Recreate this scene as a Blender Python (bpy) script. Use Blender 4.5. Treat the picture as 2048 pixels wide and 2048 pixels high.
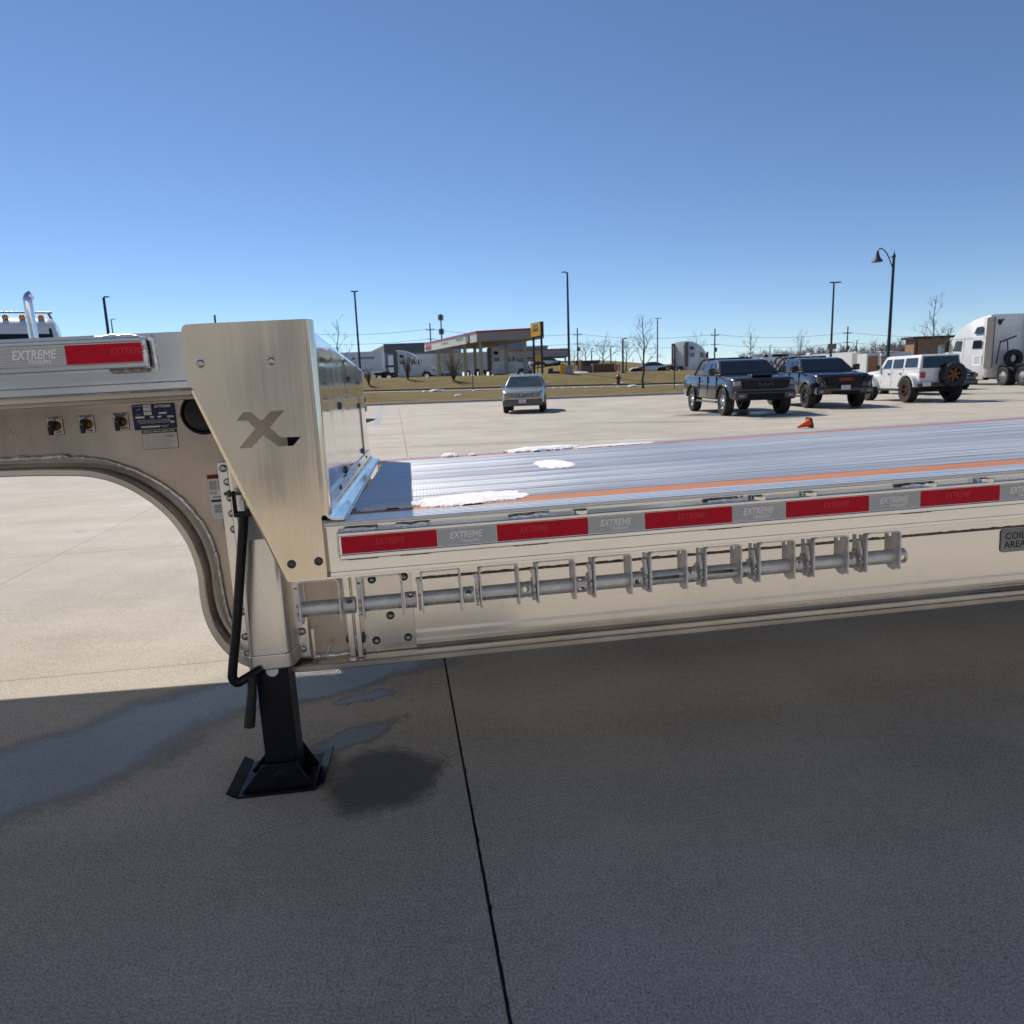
import bpy, bmesh, math, random
from mathutils import Vector, Matrix, noise
for o in list(bpy.data.objects): bpy.data.objects.remove(o)
scene = bpy.context.scene
col = scene.collection
R = math.radians
rng = random.Random(7)
# ------------------------------------------------------------------ camera, sky, sun, exposure
H = 1.40                      # eye height of the photographer
F = 1415.33                   # focal length in pixels of a 2048 wide frame
PITCH, ROLL = R(10.511), R(-2.101)
FW = Vector((0, math.cos(PITCH), -math.sin(PITCH)))
U0 = Vector((0, math.sin(PITCH), math.cos(PITCH)))
RT = Vector((1, 0, 0)) * math.cos(ROLL) + U0 * math.sin(ROLL)
UP = -Vector((1, 0, 0)) * math.sin(ROLL) + U0 * math.cos(ROLL)
cam = bpy.data.cameras.new('camera')
cam_o = bpy.data.objects.new('camera', cam); col.objects.link(cam_o)
m = Matrix.Identity(4)
for i in range(3):
    m[i][0] = RT[i]; m[i][1] = UP[i]; m[i][2] = -FW[i]
m[2][3] = H
cam_o.matrix_world = m
cam.sensor_fit = 'HORIZONTAL'; cam.sensor_width = 36; cam.lens = F / 2048 * 36
cam.clip_start = 0.05; cam.clip_end = 6000
cam.dof.use_dof = True; cam.dof.focus_distance = 2.7; cam.dof.aperture_fstop = 8.0
scene.camera = cam_o
SHX, SHY = 0.62, -0.83        # ground shift of a shadow per metre of height
SUN_EL = math.atan(1 / math.hypot(SHX, SHY))
SUN_AZ = math.atan2(-SHX, -SHY)   # from +Y towards +X
world = bpy.data.worlds.new('World'); scene.world = world; world.use_nodes = True
wn = world.node_tree
sky = wn.nodes.new('ShaderNodeTexSky'); sky.sky_type = 'NISHITA'; sky.sun_disc = False
sky.sun_elevation = SUN_EL; sky.sun_rotation = SUN_AZ
sky.altitude = 200; sky.air_density = 0.72; sky.dust_density = 0.0; sky.ozone_density = 5.0
bg = wn.nodes['Background']; bg.inputs[1].default_value = 0.10
wn.links.new(sky.outputs[0], bg.inputs[0])
sun = bpy.data.lights.new('sun', 'SUN'); sun.energy = 4.1; sun.angle = R(0.53); sun.color = (1, 0.94, 0.85)
sun_o = bpy.data.objects.new('sun', sun); col.objects.link(sun_o)
sun_o.rotation_euler = Vector((SHX, SHY, -1)).to_track_quat('-Z', 'Y').to_euler()
sun_o.location = (-12, 20, 20)
scene.view_settings.view_transform = 'Standard'; scene.view_settings.look = 'None'
scene.view_settings.exposure = 0.2; scene.view_settings.gamma = 1
scene.render.engine = 'CYCLES'

def at(x, y, Y):              # the point at depth Y that the photograph shows at pixel x, y
    v = FW + RT * ((x - 1024) / F) - UP * ((y - 1024) / F)
    return Vector((0, 0, H)) + v * (Y / v.y)

# ------------------------------------------------------------------ helpers
def tag(o, label=None, cat=None, group=None, kind=None):
    if label: o['label'] = label
    if cat: o['category'] = cat
    if group: o['group'] = group
    if kind: o['kind'] = kind
    return o

def empty(name, loc=(0, 0, 0), rz=0, label=None, cat=None, group=None):
    o = bpy.data.objects.new(name, None); col.objects.link(o)
    o.empty_display_size = 0.2
    o.location = loc; o.rotation_euler = (0, 0, rz)
    return tag(o, label, cat, group)

class MB:
    """collects shapes, builds ONE mesh object"""
    def __init__(s): s.v = []; s.f = []
    def add(s, vs, fs):
        n = len(s.v); s.v += [tuple(q) for q in vs]; s.f += [[i + n for i in f] for f in fs]; return s
    def box(s, x0, x1, y0, y1, z0, z1):
        return s.add([(x, y, z) for z in (z0, z1) for y in (y0, y1) for x in (x0, x1)],
                     [(0, 2, 3, 1), (4, 5, 7, 6), (0, 1, 5, 4), (2, 6, 7, 3), (0, 4, 6, 2), (1, 3, 7, 5)])
    def prism(s, poly, a, b, axis='y'):
        n = len(poly)
        def P(q, t):
            return (q[0], t, q[1]) if axis == 'y' else ((t, q[0], q[1]) if axis == 'x' else (q[0], q[1], t))
        vs = [P(q, a) for q in poly] + [P(q, b) for q in poly]
        fs = [list(range(n)), list(range(2 * n - 1, n - 1, -1))]
        fs += [[i, (i + 1) % n, (i + 1) % n + n, i + n] for i in range(n)]
        return s.add(vs, fs)
    def cyl(s, p0, p1, r0, r1=None, n=16, caps=True):
        return s.tube([p0, p1], [r0, r0 if r1 is None else r1], n, caps)
    def tube(s, path, r, n=10, caps=True, flat=1.0):
        path = [Vector(q) for q in path]
        rs = r if isinstance(r, (list, tuple)) else [r] * len(path)
        d0 = (path[1] - path[0]).normalized()
        a = d0.orthogonal().normalized()
        vs = []; fs = []
        for i, q in enumerate(path):
            d = ((path[min(i + 1, len(path) - 1)] - path[max(i - 1, 0)])).normalized()
            a = (a - d * a.dot(d)).normalized(); b = d.cross(a)
            for k in range(n):
                t = 2 * math.pi * k / n
                vs.append(q + a * (rs[i] * math.cos(t)) + b * (rs[i] * flat * math.sin(t)))
        for i in range(len(path) - 1):
            for k in range(n):
                k2 = (k + 1) % n
                fs.append((i * n + k, i * n + k2, (i + 1) * n + k2, (i + 1) * n + k))
        if caps:
            fs.append(tuple(range(n - 1, -1, -1))); L = (len(path) - 1) * n
            fs.append(tuple(range(L, L + n)))
        return s.add(vs, fs)
    def lathe(s, prof, n=24, axis='z', o=(0, 0, 0)):
        vs = []; fs = []; m_ = len(prof)
        for k in range(n):
            t = 2 * math.pi * k / n; c_, s_ = math.cos(t), math.sin(t)
            for r, h in prof:
                q = (r * c_, r * s_, h)
                if axis == 'y': q = (r * c_, h, r * s_)
                if axis == 'x': q = (h, r * c_, r * s_)
                vs.append((q[0] + o[0], q[1] + o[1], q[2] + o[2]))
        for k in range(n):
            k2 = (k + 1) % n
            for i in range(m_ - 1):
                fs.append((k * m_ + i, k2 * m_ + i, k2 * m_ + i + 1, k * m_ + i + 1))
        return s.add(vs, fs)
    def grid(s, nx, ny, fn):
        vs = [fn(i / nx, j / ny) for j in range(ny + 1) for i in range(nx + 1)]
        fs = [(j * (nx + 1) + i, j * (nx + 1) + i + 1, (j + 1) * (nx + 1) + i + 1, (j + 1) * (nx + 1) + i)
              for j in range(ny) for i in range(nx)]
        return s.add(vs, fs)
    def quad(s, a, b, c, d): return s.add([a, b, c, d], [(0, 1, 2, 3)])
    def ball(s, c, r, n=10, m_=6):
        prof = [(r * math.sin(math.pi * i / m_), -r * math.cos(math.pi * i / m_)) for i in range(m_ + 1)]
        return s.lathe(prof, n, 'z', c)
    def mesh(s, name, mat, smooth=True, recalc=True, ang=35):
        me = bpy.data.meshes.new(name); me.from_pydata(s.v, [], s.f)
        bm = bmesh.new(); bm.from_mesh(me)
        if recalc:
            bmesh.ops.remove_doubles(bm, verts=bm.verts, dist=1e-5)
            bmesh.ops.recalc_face_normals(bm, faces=bm.faces)
        bm.to_mesh(me); bm.free()
        me.materials.append(mat)
        if smooth:
            me.polygons.foreach_set('use_smooth', [True] * len(me.polygons))
            me.set_sharp_from_angle(angle=R(ang))
        return me
    def build(s, name, mat, parent=None, smooth=True, bevel=0, loc=None, seg=2, recalc=True, ang=35):
        return link(name, s.mesh(name, mat, smooth, recalc, ang), parent, bevel, loc, seg)

def link(name, me, parent=None, bevel=0, loc=None, seg=2):
    o = bpy.data.objects.new(name, me); col.objects.link(o)
    if parent: o.parent = parent
    if loc is not None: o.location = loc
    if bevel:
        b = o.modifiers.new('bevel', 'BEVEL'); b.width = bevel; b.segments = seg
        b.limit_method = 'ANGLE'; b.angle_limit = R(30); b.harden_normals = True
    return o

def plate(name, loops, thick, mat, parent=None, bevel=0.0, frame=None):
    """flat plate with holes from 2D loops (first = outline), lying in local XY, mapped by frame"""
    cu = bpy.data.curves.new(name, 'CURVE'); cu.dimensions = '2D'; cu.fill_mode = 'BOTH'
    cu.extrude = thick / 2; cu.bevel_depth = bevel; cu.bevel_resolution = 1
    for lp in loops:
        sp = cu.splines.new('POLY'); sp.points.add(len(lp) - 1); sp.use_cyclic_u = True
        for i, q in enumerate(lp): sp.points[i].co = (q[0], q[1], 0, 1)
    return curve_to_mesh(name, cu, mat, parent, frame)

def curve_to_mesh(name, cu, mat, parent=None, frame=None):
    t = bpy.data.objects.new('tmp', cu); col.objects.link(t)
    bpy.context.view_layer.update()
    dg = bpy.context.evaluated_depsgraph_get()
    me = bpy.data.meshes.new_from_object(t.evaluated_get(dg))
    bpy.data.objects.remove(t); bpy.data.curves.remove(cu)
    if frame is not None: me.transform(frame)
    me.name = name; me.materials.clear(); me.materials.append(mat)
    me.polygons.foreach_set('use_smooth', [True] * len(me.polygons)); me.set_sharp_from_angle(angle=R(35))
    return link(name, me, parent)

def frame_of(o, xa, ya):
    xa = Vector(xa).normalized(); ya = Vector(ya).normalized(); za = xa.cross(ya).normalized()
    ya = za.cross(xa)
    f = Matrix.Identity(4)
    for i in range(3): f[i][0] = xa[i]; f[i][1] = ya[i]; f[i][2] = za[i]; f[i][3] = o[i]
    return f

def text(name, body, size, mat, parent, o, xa=(1, 0, 0), ya=(0, 0, 1), align='CENTER', extrude=0.0004, sx=1.0, shear=0.0, bold=0.0, lines=0.9):
    cu = bpy.data.curves.new(name, 'FONT'); cu.body = body; cu.size = size
    cu.align_x = align; cu.align_y = 'CENTER'; cu.extrude = extrude; cu.shear = shear; cu.offset = bold
    cu.space_line = lines; cu.resolution_u = 2
    f = frame_of(o, xa, ya)
    return curve_to_mesh(name, cu, mat, parent, f @ Matrix.Diagonal((sx, 1, 1, 1)))

def arc(cx, cz, r, a0, a1, n=8):
    return [(cx + r * math.cos(R(a0 + (a1 - a0) * i / n)), cz + r * math.sin(R(a0 + (a1 - a0) * i / n))) for i in range(n + 1)]

# ------------------------------------------------------------------ materials
class NT:
    def __init__(s, name):
        s.m = bpy.data.materials.new(name); s.m.use_nodes = True; s.t = s.m.node_tree
        s.b = s.t.nodes['Principled BSDF']
    def n(s, typ, ins=(), **kw):
        nd = s.t.nodes.new(typ)
        for k, v in kw.items(): setattr(nd, k, v)
        for k, v in (ins.items() if isinstance(ins, dict) else enumerate(ins)):
            if v is None: continue
            if isinstance(v, bpy.types.NodeSocket): s.t.links.new(v, nd.inputs[k])
            else: nd.inputs[k].default_value = v
        return nd
    def math(s, op, a, b=None, c=None): return s.n('ShaderNodeMath', [a, b, c], operation=op).outputs[0]
    def vmath(s, op, a, b=None): return s.n('ShaderNodeVectorMath', [a, b], operation=op)
    def mix(s, f, a, b):
        nd = s.n('ShaderNodeMix', data_type='RGBA')
        for k, v in ((0, f), (6, a), (7, b)):
            if isinstance(v, bpy.types.NodeSocket): s.t.links.new(v, nd.inputs[k])
            else: nd.inputs[k].default_value = v if k == 0 else (*v[:3], 1)
        return nd.outputs[2]
    def noise(s, vec, scale, detail=4, rough=0.5, out=0):
        return s.n('ShaderNodeTexNoise', {'Vector': vec, 'Scale': scale, 'Detail': detail, 'Roughness': rough}).outputs[out]
    def ramp(s, v, a, b, lo=0.0, hi=1.0, smooth=True):
        return s.n('ShaderNodeMapRange', {0: v, 1: a, 2: b, 3: lo, 4: hi}, interpolation_type='SMOOTHSTEP' if smooth else 'LINEAR').outputs[0]
    def bump(s, h, strength, dist): 
        nd = s.n('ShaderNodeBump', {'Height': h, 'Strength': strength, 'Distance': dist}); return nd
    def set(s, **kw):
        for k, v in kw.items():
            k = k.replace('_', ' ')
            if isinstance(v, bpy.types.NodeSocket): s.t.links.new(v, s.b.inputs[k])
            else: s.b.inputs[k].default_value = (*v, 1) if isinstance(v, tuple) and len(v) == 3 else v
        return s
    def obj(s): return s.n('ShaderNodeTexCoord').outputs['Object']
    def pos(s): return s.n('ShaderNodeNewGeometry').outputs['Position']

def simple(name, c, rough=0.5, metal=0.0, vary=0.08, scale=6.0, bump=0.0, bscale=200.0, coat=0.0, spec=0.5):
    t = NT(name); p = t.obj()
    nz = t.noise(p, scale, 5)
    f = t.ramp(nz, 0.3, 0.7, 1 - vary, 1 + vary)
    t.set(Base_Color=t.vmath('SCALE', t.n('ShaderNodeCombineXYZ', [c[0], c[1], c[2]]).outputs[0]).outputs[0])
    sc = t.b.inputs['Base Color'].links[0].from_node
    t.t.links.new(f, sc.inputs['Scale'])
    t.set(Roughness=t.ramp(t.noise(p, scale * 3, 3), 0.3, 0.7, max(0.02, rough * 0.85), min(1, rough * 1.15)), Metallic=metal)
    t.b.inputs['Specular IOR Level'].default_value = spec
    if coat: t.set(Coat_Weight=coat, Coat_Roughness=0.04)
    if bump:
        t.set(Normal=t.bump(t.noise(p, bscale, 3), 1.0, bump).outputs[0])
    return t.m

def brushed(name, c, rough, axis=0, aniso=0.5, stretch=60.0, blotch=0.1, wave=0.0, smear=1.0, tint=None, grain=0.03, streak=0.09):
    """mill finish aluminium: streaks along one axis, blotchy gloss, faint waviness"""
    t = NT(name); p = t.obj()
    sc = [140.0, 140.0, 140.0]; sc[axis] /= stretch
    q = t.vmath('MULTIPLY', p, tuple(sc)).outputs[0]
    st = t.noise(q, 1.0, 3, 0.6)
    bl = t.noise(p, 3.0, 3, 0.5)
    f = t.math('ADD', t.ramp(st, 0.25, 0.75, -grain, grain), t.ramp(bl, 0.3, 0.72, 1 - blotch, 1 + blotch * 0.4))
    sb = [7.0, 7.0, 7.0]; sb[axis] = 0.7
    band = t.noise(t.vmath('MULTIPLY', p, tuple(sb)).outputs[0], 1.0, 4, 0.6)  # lengthwise tone bands in the colour imitate reflections along the metal
    grime = t.noise(p, 9.0, 5, 0.7)
    f = t.math('ADD', f, t.math('ADD', t.ramp(band, 0.3, 0.7, -streak, streak * .5), t.ramp(grime, 0.60, 0.78, 0, -1.6 * streak)))
    base = t.n('ShaderNodeCombineXYZ', list(c)).outputs[0]
    if tint:
        base = t.mix(t.ramp(t.noise(p, 2.3, 4), 0.4, 0.7), c, tint)
    t.set(Base_Color=t.vmath('SCALE', base).outputs[0]); t.t.links.new(f, t.b.inputs['Base Color'].links[0].from_node.inputs['Scale'])
    rg = t.math('ADD', t.ramp(st, 0.2, 0.8, rough * 0.92, rough * 1.08), t.math('ADD', t.ramp(bl, 0.35, 0.75, -0.02, 0.04), t.ramp(band, 0.3, 0.7, -0.05, 0.07)))
    t.set(Roughness=rg, Metallic=1.0, Anisotropic=aniso)
    h = t.math('MULTIPLY', st, 0.25 * smear)
    b1 = t.bump(h, 0.12, 0.0008)
    if wave:
        b2 = t.bump(t.noise(p, 3.0, 1), 1.0, wave); t.t.links.new(b1.outputs[0], b2.inputs['Normal']); b1 = b2
    t.set(Normal=b1.outputs[0])
    return t.m

M = {}
M['alu_x'] = brushed('aluminium_rail', (0.95, 0.94, 0.92), 0.18, 0, 0.0, blotch=0.05, streak=0.08)
M['alu_z'] = brushed('aluminium_plate', (0.93, 0.82, 0.67), 0.20, 2, 0.0, wave=0.006, blotch=0.06, grain=0.05)
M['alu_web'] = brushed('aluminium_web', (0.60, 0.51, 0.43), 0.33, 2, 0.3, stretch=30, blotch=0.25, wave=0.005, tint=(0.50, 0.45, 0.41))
M['alu_beam'] = brushed('aluminium_beam', (0.93, 0.90, 0.855), 0.22, 0, 0.0, blotch=0.05, streak=0.10)
M['alu_flange'] = brushed('aluminium_flange', (0.66, 0.61, 0.55), 0.32, 0, 0.2, blotch=0.2)
M['alu_housing'] = brushed('aluminium_housing', (0.86, 0.83, 0.79), 0.26, 2, 0.3, blotch=0.08)
M['polish'] = brushed('polished_sheet', (0.76, 0.77, 0.79), 0.10, 2, 0.0, blotch=0.10, wave=0.0035, smear=1.0)
M['weld'] = simple('weld_bead', (0.82, 0.82, 0.82), 0.32, 0.75, 0.2, 60, 0.002, 160)
M['weld_dark'] = simple('sooty_weld', (0.33, 0.31, 0.29), 0.5, 0.8, 0.4, 90, 0.002, 200)
M['gal'] = simple('grey_painted_steel', (0.66, 0.655, 0.65), 0.38, 0.45, 0.12, 30, 0.0004, 400)
M['zinc'] = simple('zinc_bolt', (0.55, 0.55, 0.50), 0.35, 1.0, 0.25, 120)
M['darkbolt'] = simple('dark_bolt', (0.10, 0.10, 0.11), 0.45, 0.6, 0.3, 120)
M['blacksteel'] = simple('black_painted_steel', (0.006, 0.0065, 0.012), 0.34, 0.0, 0.4, 14, 0.0006, 120, spec=0.35)
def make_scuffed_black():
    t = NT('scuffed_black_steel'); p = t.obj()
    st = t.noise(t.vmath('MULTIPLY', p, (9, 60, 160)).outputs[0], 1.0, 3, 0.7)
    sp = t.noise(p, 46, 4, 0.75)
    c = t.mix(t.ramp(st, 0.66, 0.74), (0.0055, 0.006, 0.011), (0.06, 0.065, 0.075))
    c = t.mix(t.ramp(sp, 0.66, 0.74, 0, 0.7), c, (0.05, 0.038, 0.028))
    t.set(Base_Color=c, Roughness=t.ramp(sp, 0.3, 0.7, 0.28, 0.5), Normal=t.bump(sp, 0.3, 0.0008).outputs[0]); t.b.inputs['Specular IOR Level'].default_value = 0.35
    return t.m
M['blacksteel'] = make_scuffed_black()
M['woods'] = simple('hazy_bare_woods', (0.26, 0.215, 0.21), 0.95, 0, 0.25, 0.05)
M['asphalt'] = simple('worn_asphalt', (0.085, 0.083, 0.08), 0.85, 0, 0.15, 0.6)
M['rubber'] = simple('tyre_rubber', (0.022, 0.022, 0.023), 0.75, 0, 0.2, 30)
M['black'] = simple('black_plastic', (0.015, 0.015, 0.017), 0.45, 0, 0.2, 20)
M['hole'] = simple('dark_opening', (0.006, 0.006, 0.007), 0.9)
M['chrome'] = simple('chrome', (0.80, 0.80, 0.82), 0.10, 1.0, 0.03, 10)
M['silver'] = simple('silver_alloy', (0.62, 0.62, 0.63), 0.28, 0.9, 0.05, 10)
M['bronze'] = simple('bronze_alloy', (0.12, 0.062, 0.028), 0.35, 0.8, 0.1, 10)
M['glass'] = simple('dark_window_glass', (0.012, 0.016, 0.020), 0.04, 0, 0.1, 3, spec=0.8)
M['glass_pale'] = simple('pale_window_glass', (0.07, 0.10, 0.105), 0.05, 0, 0.2, 3, spec=0.8)
M['lamp_clear'] = simple('clear_lamp_lens', (0.24, 0.25, 0.26), 0.12, 0, 0.2, 20, coat=1)
M['lamp_red'] = simple('red_lamp_lens', (0.35, 0.012, 0.012), 0.15, 0, 0.1, 20, coat=1)
M['amber'] = simple('amber_lens', (0.75, 0.28, 0.01), 0.2, 0, 0.1, 20, coat=1)
M['white'] = simple('white_paint', (0.80, 0.80, 0.79), 0.28, 0, 0.03, 2, coat=0.4)
M['white_dull'] = simple('weathered_white_panel', (0.82, 0.83, 0.84), 0.45, 0, 0.05, 1.2)
M['plate_white'] = simple('licence_plate', (0.62, 0.63, 0.68), 0.45, 0, 0.1, 20)
M['ink'] = simple('black_print', (0.02, 0.02, 0.022), 0.6)
M['ink_red'] = simple('red_print', (0.45, 0.03, 0.02), 0.5)
M['paper'] = simple('white_sticker', (0.84, 0.84, 0.85), 0.42, 0, 0.06, 30)
M['paper_grey'] = simple('grey_sticker', (0.42, 0.44, 0.46), 0.45, 0, 0.06, 30)
M['plate_blue'] = simple('blue_data_plate', (0.012, 0.022, 0.11), 0.35, 0, 0.2, 12)
M['brass'] = simple('brass_knob', (0.30, 0.17, 0.06), 0.3, 1.0, 0.2, 40)
M['orange'] = simple('orange_cone_plastic', (0.85, 0.09, 0.02), 0.45, 0, 0.06, 12)
M['pole'] = simple('dark_green_pole_paint', (0.015, 0.028, 0.022), 0.4, 0.0, 0.2, 3)
M['woodpole'] = simple('weathered_timber_pole', (0.12, 0.10, 0.085), 0.85, 0, 0.2, 3)
M['bark'] = simple('grey_bark', (0.115, 0.092, 0.075), 0.9, 0, 0.25, 8)
M['twig'] = simple('red_brown_twig', (0.14, 0.085, 0.068), 0.9, 0, 0.25, 8)
M['brick'] = simple('brown_brick', (0.17, 0.10, 0.08), 0.85, 0, 0.15, 4)
M['brick_tan'] = simple('tan_brick', (0.36, 0.21, 0.13), 0.85, 0, 0.12, 4)
M['roofdark'] = simple('dark_roof_metal', (0.05, 0.04, 0.045), 0.6, 0, 0.1, 3)
M['wall_blue'] = simple('blue_grey_cladding', (0.22, 0.26, 0.33), 0.7, 0, 0.06, 0.4)
M['wall_dark'] = simple('slate_grey_cladding', (0.13, 0.15, 0.17), 0.7, 0, 0.08, 0.4)
M['cream'] = simple('cream_fascia', (0.84, 0.80, 0.70), 0.5, 0, 0.03, 0.6)  # brightened to stand in for sun on the canopy's left face
M['taupe'] = simple('taupe_fascia', (0.36, 0.32, 0.29), 0.6, 0, 0.04, 0.6)
M['column'] = simple('beige_column', (0.50, 0.42, 0.31), 0.6, 0, 0.06, 1)
M['redtrim'] = simple('red_trim', (0.50, 0.04, 0.05), 0.4, 0, 0.06, 4)
M['hydrant'] = simple('dark_red_paint', (0.17, 0.010, 0.018), 0.45, 0, 0.12, 8)
M['yellow'] = simple('yellow_paint', (0.80, 0.40, 0.01), 0.45, 0, 0.08, 3)
M['bluepaint'] = simple('blue_paint', (0.02, 0.10, 0.32), 0.35, 0, 0.05, 2)
M['navy'] = simple('dark_blue_paint', (0.02, 0.03, 0.07), 0.4, 0, 0.1, 4)
M['greenprint'] = simple('green_print', (0.20, 0.50, 0.12), 0.5)
M['concrete_block'] = simple('cast_concrete', (0.40, 0.37, 0.34), 0.85, 0, 0.1, 4)
M['timber_door'] = simple('orange_roller_door', (0.52, 0.22, 0.09), 0.6, 0, 0.08, 2)
M['paint_grey'] = simple('charcoal_metallic_paint', (0.026, 0.027, 0.031), 0.30, 0.2, 0.06, 3, coat=0.8)
M['paint_black'] = simple('black_car_paint', (0.008, 0.009, 0.014), 0.22, 0.1, 0.1, 3, coat=1.0)
M['paint_silver'] = simple('champagne_silver_paint', (0.40, 0.42, 0.41), 0.30, 0.45, 0.04, 3, coat=0.7)
M['paint_blue'] = simple('light_blue_silver_paint', (0.36, 0.41, 0.48), 0.28, 0.6, 0.04, 3, coat=0.7)
M['cladding'] = simple('grey_bumper_cladding', (0.14, 0.125, 0.11), 0.5, 0, 0.06, 6)
M['steelwire'] = simple('dark_cable', (0.05, 0.055, 0.06), 0.6)

def make_ground(name, c1, c2, wets=(), joint=False):
    t = NT(name); p = t.pos()
    big = t.noise(p, 0.35, 6, 0.6); mid = t.noise(p, 2.2, 6, 0.65); fine = t.noise(p, 150, 3, 0.7); agg = t.noise(p, 330, 2, 0.6)
    sweep = t.noise(t.vmath('MULTIPLY', p, (0.25, 1.6, 1)).outputs[0], 1.0, 5, 0.6)
    k = t.math('ADD', t.ramp(big, 0.3, 0.7, -0.09, 0.07), t.ramp(mid, 0.25, 0.75, -0.07, 0.06))
    k = t.math('ADD', k, t.ramp(sweep, 0.3, 0.75, -0.08, 0.06))
    k = t.math('ADD', k, t.ramp(fine, 0.32, 0.68, -0.34, 0.34))
    k = t.math('ADD', k, t.ramp(t.noise(p, 30, 4, 0.75), 0.32, 0.68, -0.08, 0.08))
    k = t.math('ADD', k, t.ramp(t.noise(p, 1.3, 3, 0.6), 0.68, 0.80, 0, -0.22))
    for (cx, cy, rr, w_, dk_) in ((-9, 30, 14.0, .35, -.07), (-9, 30, 15.9, .35, -.06), (14, 4, 12.5, .3, -.07), (14, 4, 14.3, .3, -.06), (2, 60, 38.0, .3, -.08), (2, 60, 40.0, .3, -.07)):
        dd = t.vmath('DISTANCE', p, (cx, cy, 0.0)).outputs['Value']; ab = t.math('ABSOLUTE', t.math('SUBTRACT', dd, rr))
        k = t.math('ADD', k, t.math('MULTIPLY', t.ramp(ab, w_, w_ * .4, 0, dk_), t.ramp(mid, 0.35, 0.6, 0.2, 1.0)))
    k = t.math('ADD', k, t.ramp(agg, 0.60, 0.76, 0.0, 0.32))
    k = t.math('ADD', k, t.ramp(t.noise(p, 38, 2), 0.70, 0.78, 0.0, -0.30))
    cw = t.vmath('ADD', p, t.vmath('MULTIPLY', t.n('ShaderNodeTexNoise', {'Vector': p, 'Scale': 1.7, 'Detail': 5}).outputs['Color'], (0.9, 0.9, 0.0)).outputs[0]).outputs[0]
    cv_ = t.n('ShaderNodeTexVoronoi', {'Vector': cw, 'Scale': 0.33}, feature='DISTANCE_TO_EDGE').outputs['Distance']
    k = t.math('ADD', k, t.math('MULTIPLY', t.ramp(cv_, 0.0016, 0.0004, 0, -0.30), t.ramp(t.noise(p, 0.45, 3), 0.52, 0.6, 0, 1)))
    rnd = t.n('ShaderNodeObjectInfo').outputs['Random']
    k = t.math('ADD', k, t.ramp(rnd, 0, 1, 0.95, 1.04, False))
    c = t.mix(t.ramp(t.noise(p, 0.9, 5), 0.35, 0.7), c1, c2)
    c = t.vmath('SCALE', c); t.t.links.new(k, c.inputs['Scale']); c = c.outputs[0]
    rough = 0.86
    hgt = t.math('ADD', t.math('MULTIPLY', fine, 0.6), t.math('MULTIPLY', agg, 0.4))
    if wets:
        d = t.n('ShaderNodeTexNoise', {'Vector': p, 'Scale': 3.0, 'Detail': 5}).outputs['Color']
        d = t.vmath('SCALE', t.vmath('SUBTRACT', d, (0.5, 0.5, 0.5)).outputs[0]); d.inputs['Scale'].default_value = 0.32
        d2 = t.n('ShaderNodeTexNoise', {'Vector': p, 'Scale': 30.0, 'Detail': 6, 'Roughness': 0.75}).outputs['Color']
        d2 = t.vmath('SCALE', t.vmath('SUBTRACT', d2, (0.5, 0.5, 0.5)).outputs[0]); d2.inputs['Scale'].default_value = 0.13
        pw = t.vmath('ADD', t.vmath('ADD', p, d.outputs[0]).outputs[0], d2.outputs[0]).outputs[0]
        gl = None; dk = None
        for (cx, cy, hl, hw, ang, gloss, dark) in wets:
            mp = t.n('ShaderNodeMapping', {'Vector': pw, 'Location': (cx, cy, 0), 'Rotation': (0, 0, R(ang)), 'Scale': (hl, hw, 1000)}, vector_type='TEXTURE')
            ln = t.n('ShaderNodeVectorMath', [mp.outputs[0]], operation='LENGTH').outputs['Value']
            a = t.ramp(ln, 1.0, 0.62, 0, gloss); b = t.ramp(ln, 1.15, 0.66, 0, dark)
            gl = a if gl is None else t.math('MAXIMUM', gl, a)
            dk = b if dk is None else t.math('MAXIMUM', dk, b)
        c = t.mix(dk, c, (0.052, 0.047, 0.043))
        rough = t.ramp(gl, 0, 1, 0.86, 0.16, False)
        t.set(Specular_IOR_Level=t.ramp(gl, 0, 1, 0.5, 0.9, False))
        cr_ = t.noise(t.vmath('MULTIPLY', p, (0.7, 1.3, 1)).outputs[0], 85, 3, 0.7)
        hgt = t.math('ADD', hgt, t.math('MULTIPLY', t.math('MULTIPLY', gl, cr_), 4.5))
    t.set(Base_Color=c, Roughness=rough)
    bp = t.bump(hgt, 0.9, 0.0030)
    t.set(Normal=bp.outputs[0])
    return t.m
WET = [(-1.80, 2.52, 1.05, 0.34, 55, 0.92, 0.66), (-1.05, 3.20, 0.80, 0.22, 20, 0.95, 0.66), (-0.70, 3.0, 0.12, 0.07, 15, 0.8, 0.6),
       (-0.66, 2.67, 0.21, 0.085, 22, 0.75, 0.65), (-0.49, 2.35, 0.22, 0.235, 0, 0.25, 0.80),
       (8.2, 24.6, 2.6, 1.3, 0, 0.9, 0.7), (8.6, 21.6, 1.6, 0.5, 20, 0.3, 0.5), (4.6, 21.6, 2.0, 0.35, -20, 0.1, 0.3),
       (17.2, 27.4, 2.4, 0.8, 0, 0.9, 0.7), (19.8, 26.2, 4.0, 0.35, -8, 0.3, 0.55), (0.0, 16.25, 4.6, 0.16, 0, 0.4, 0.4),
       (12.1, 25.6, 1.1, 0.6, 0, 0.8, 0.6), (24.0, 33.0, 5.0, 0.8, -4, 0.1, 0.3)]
M['concrete'] = make_ground('broom_finished_concrete', (0.470, 0.415, 0.335), (0.495, 0.448, 0.378), WET)
M['joint'] = simple('dark_joint_filler', (0.05, 0.042, 0.036), 0.95, 0, 0.3, 5)

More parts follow.
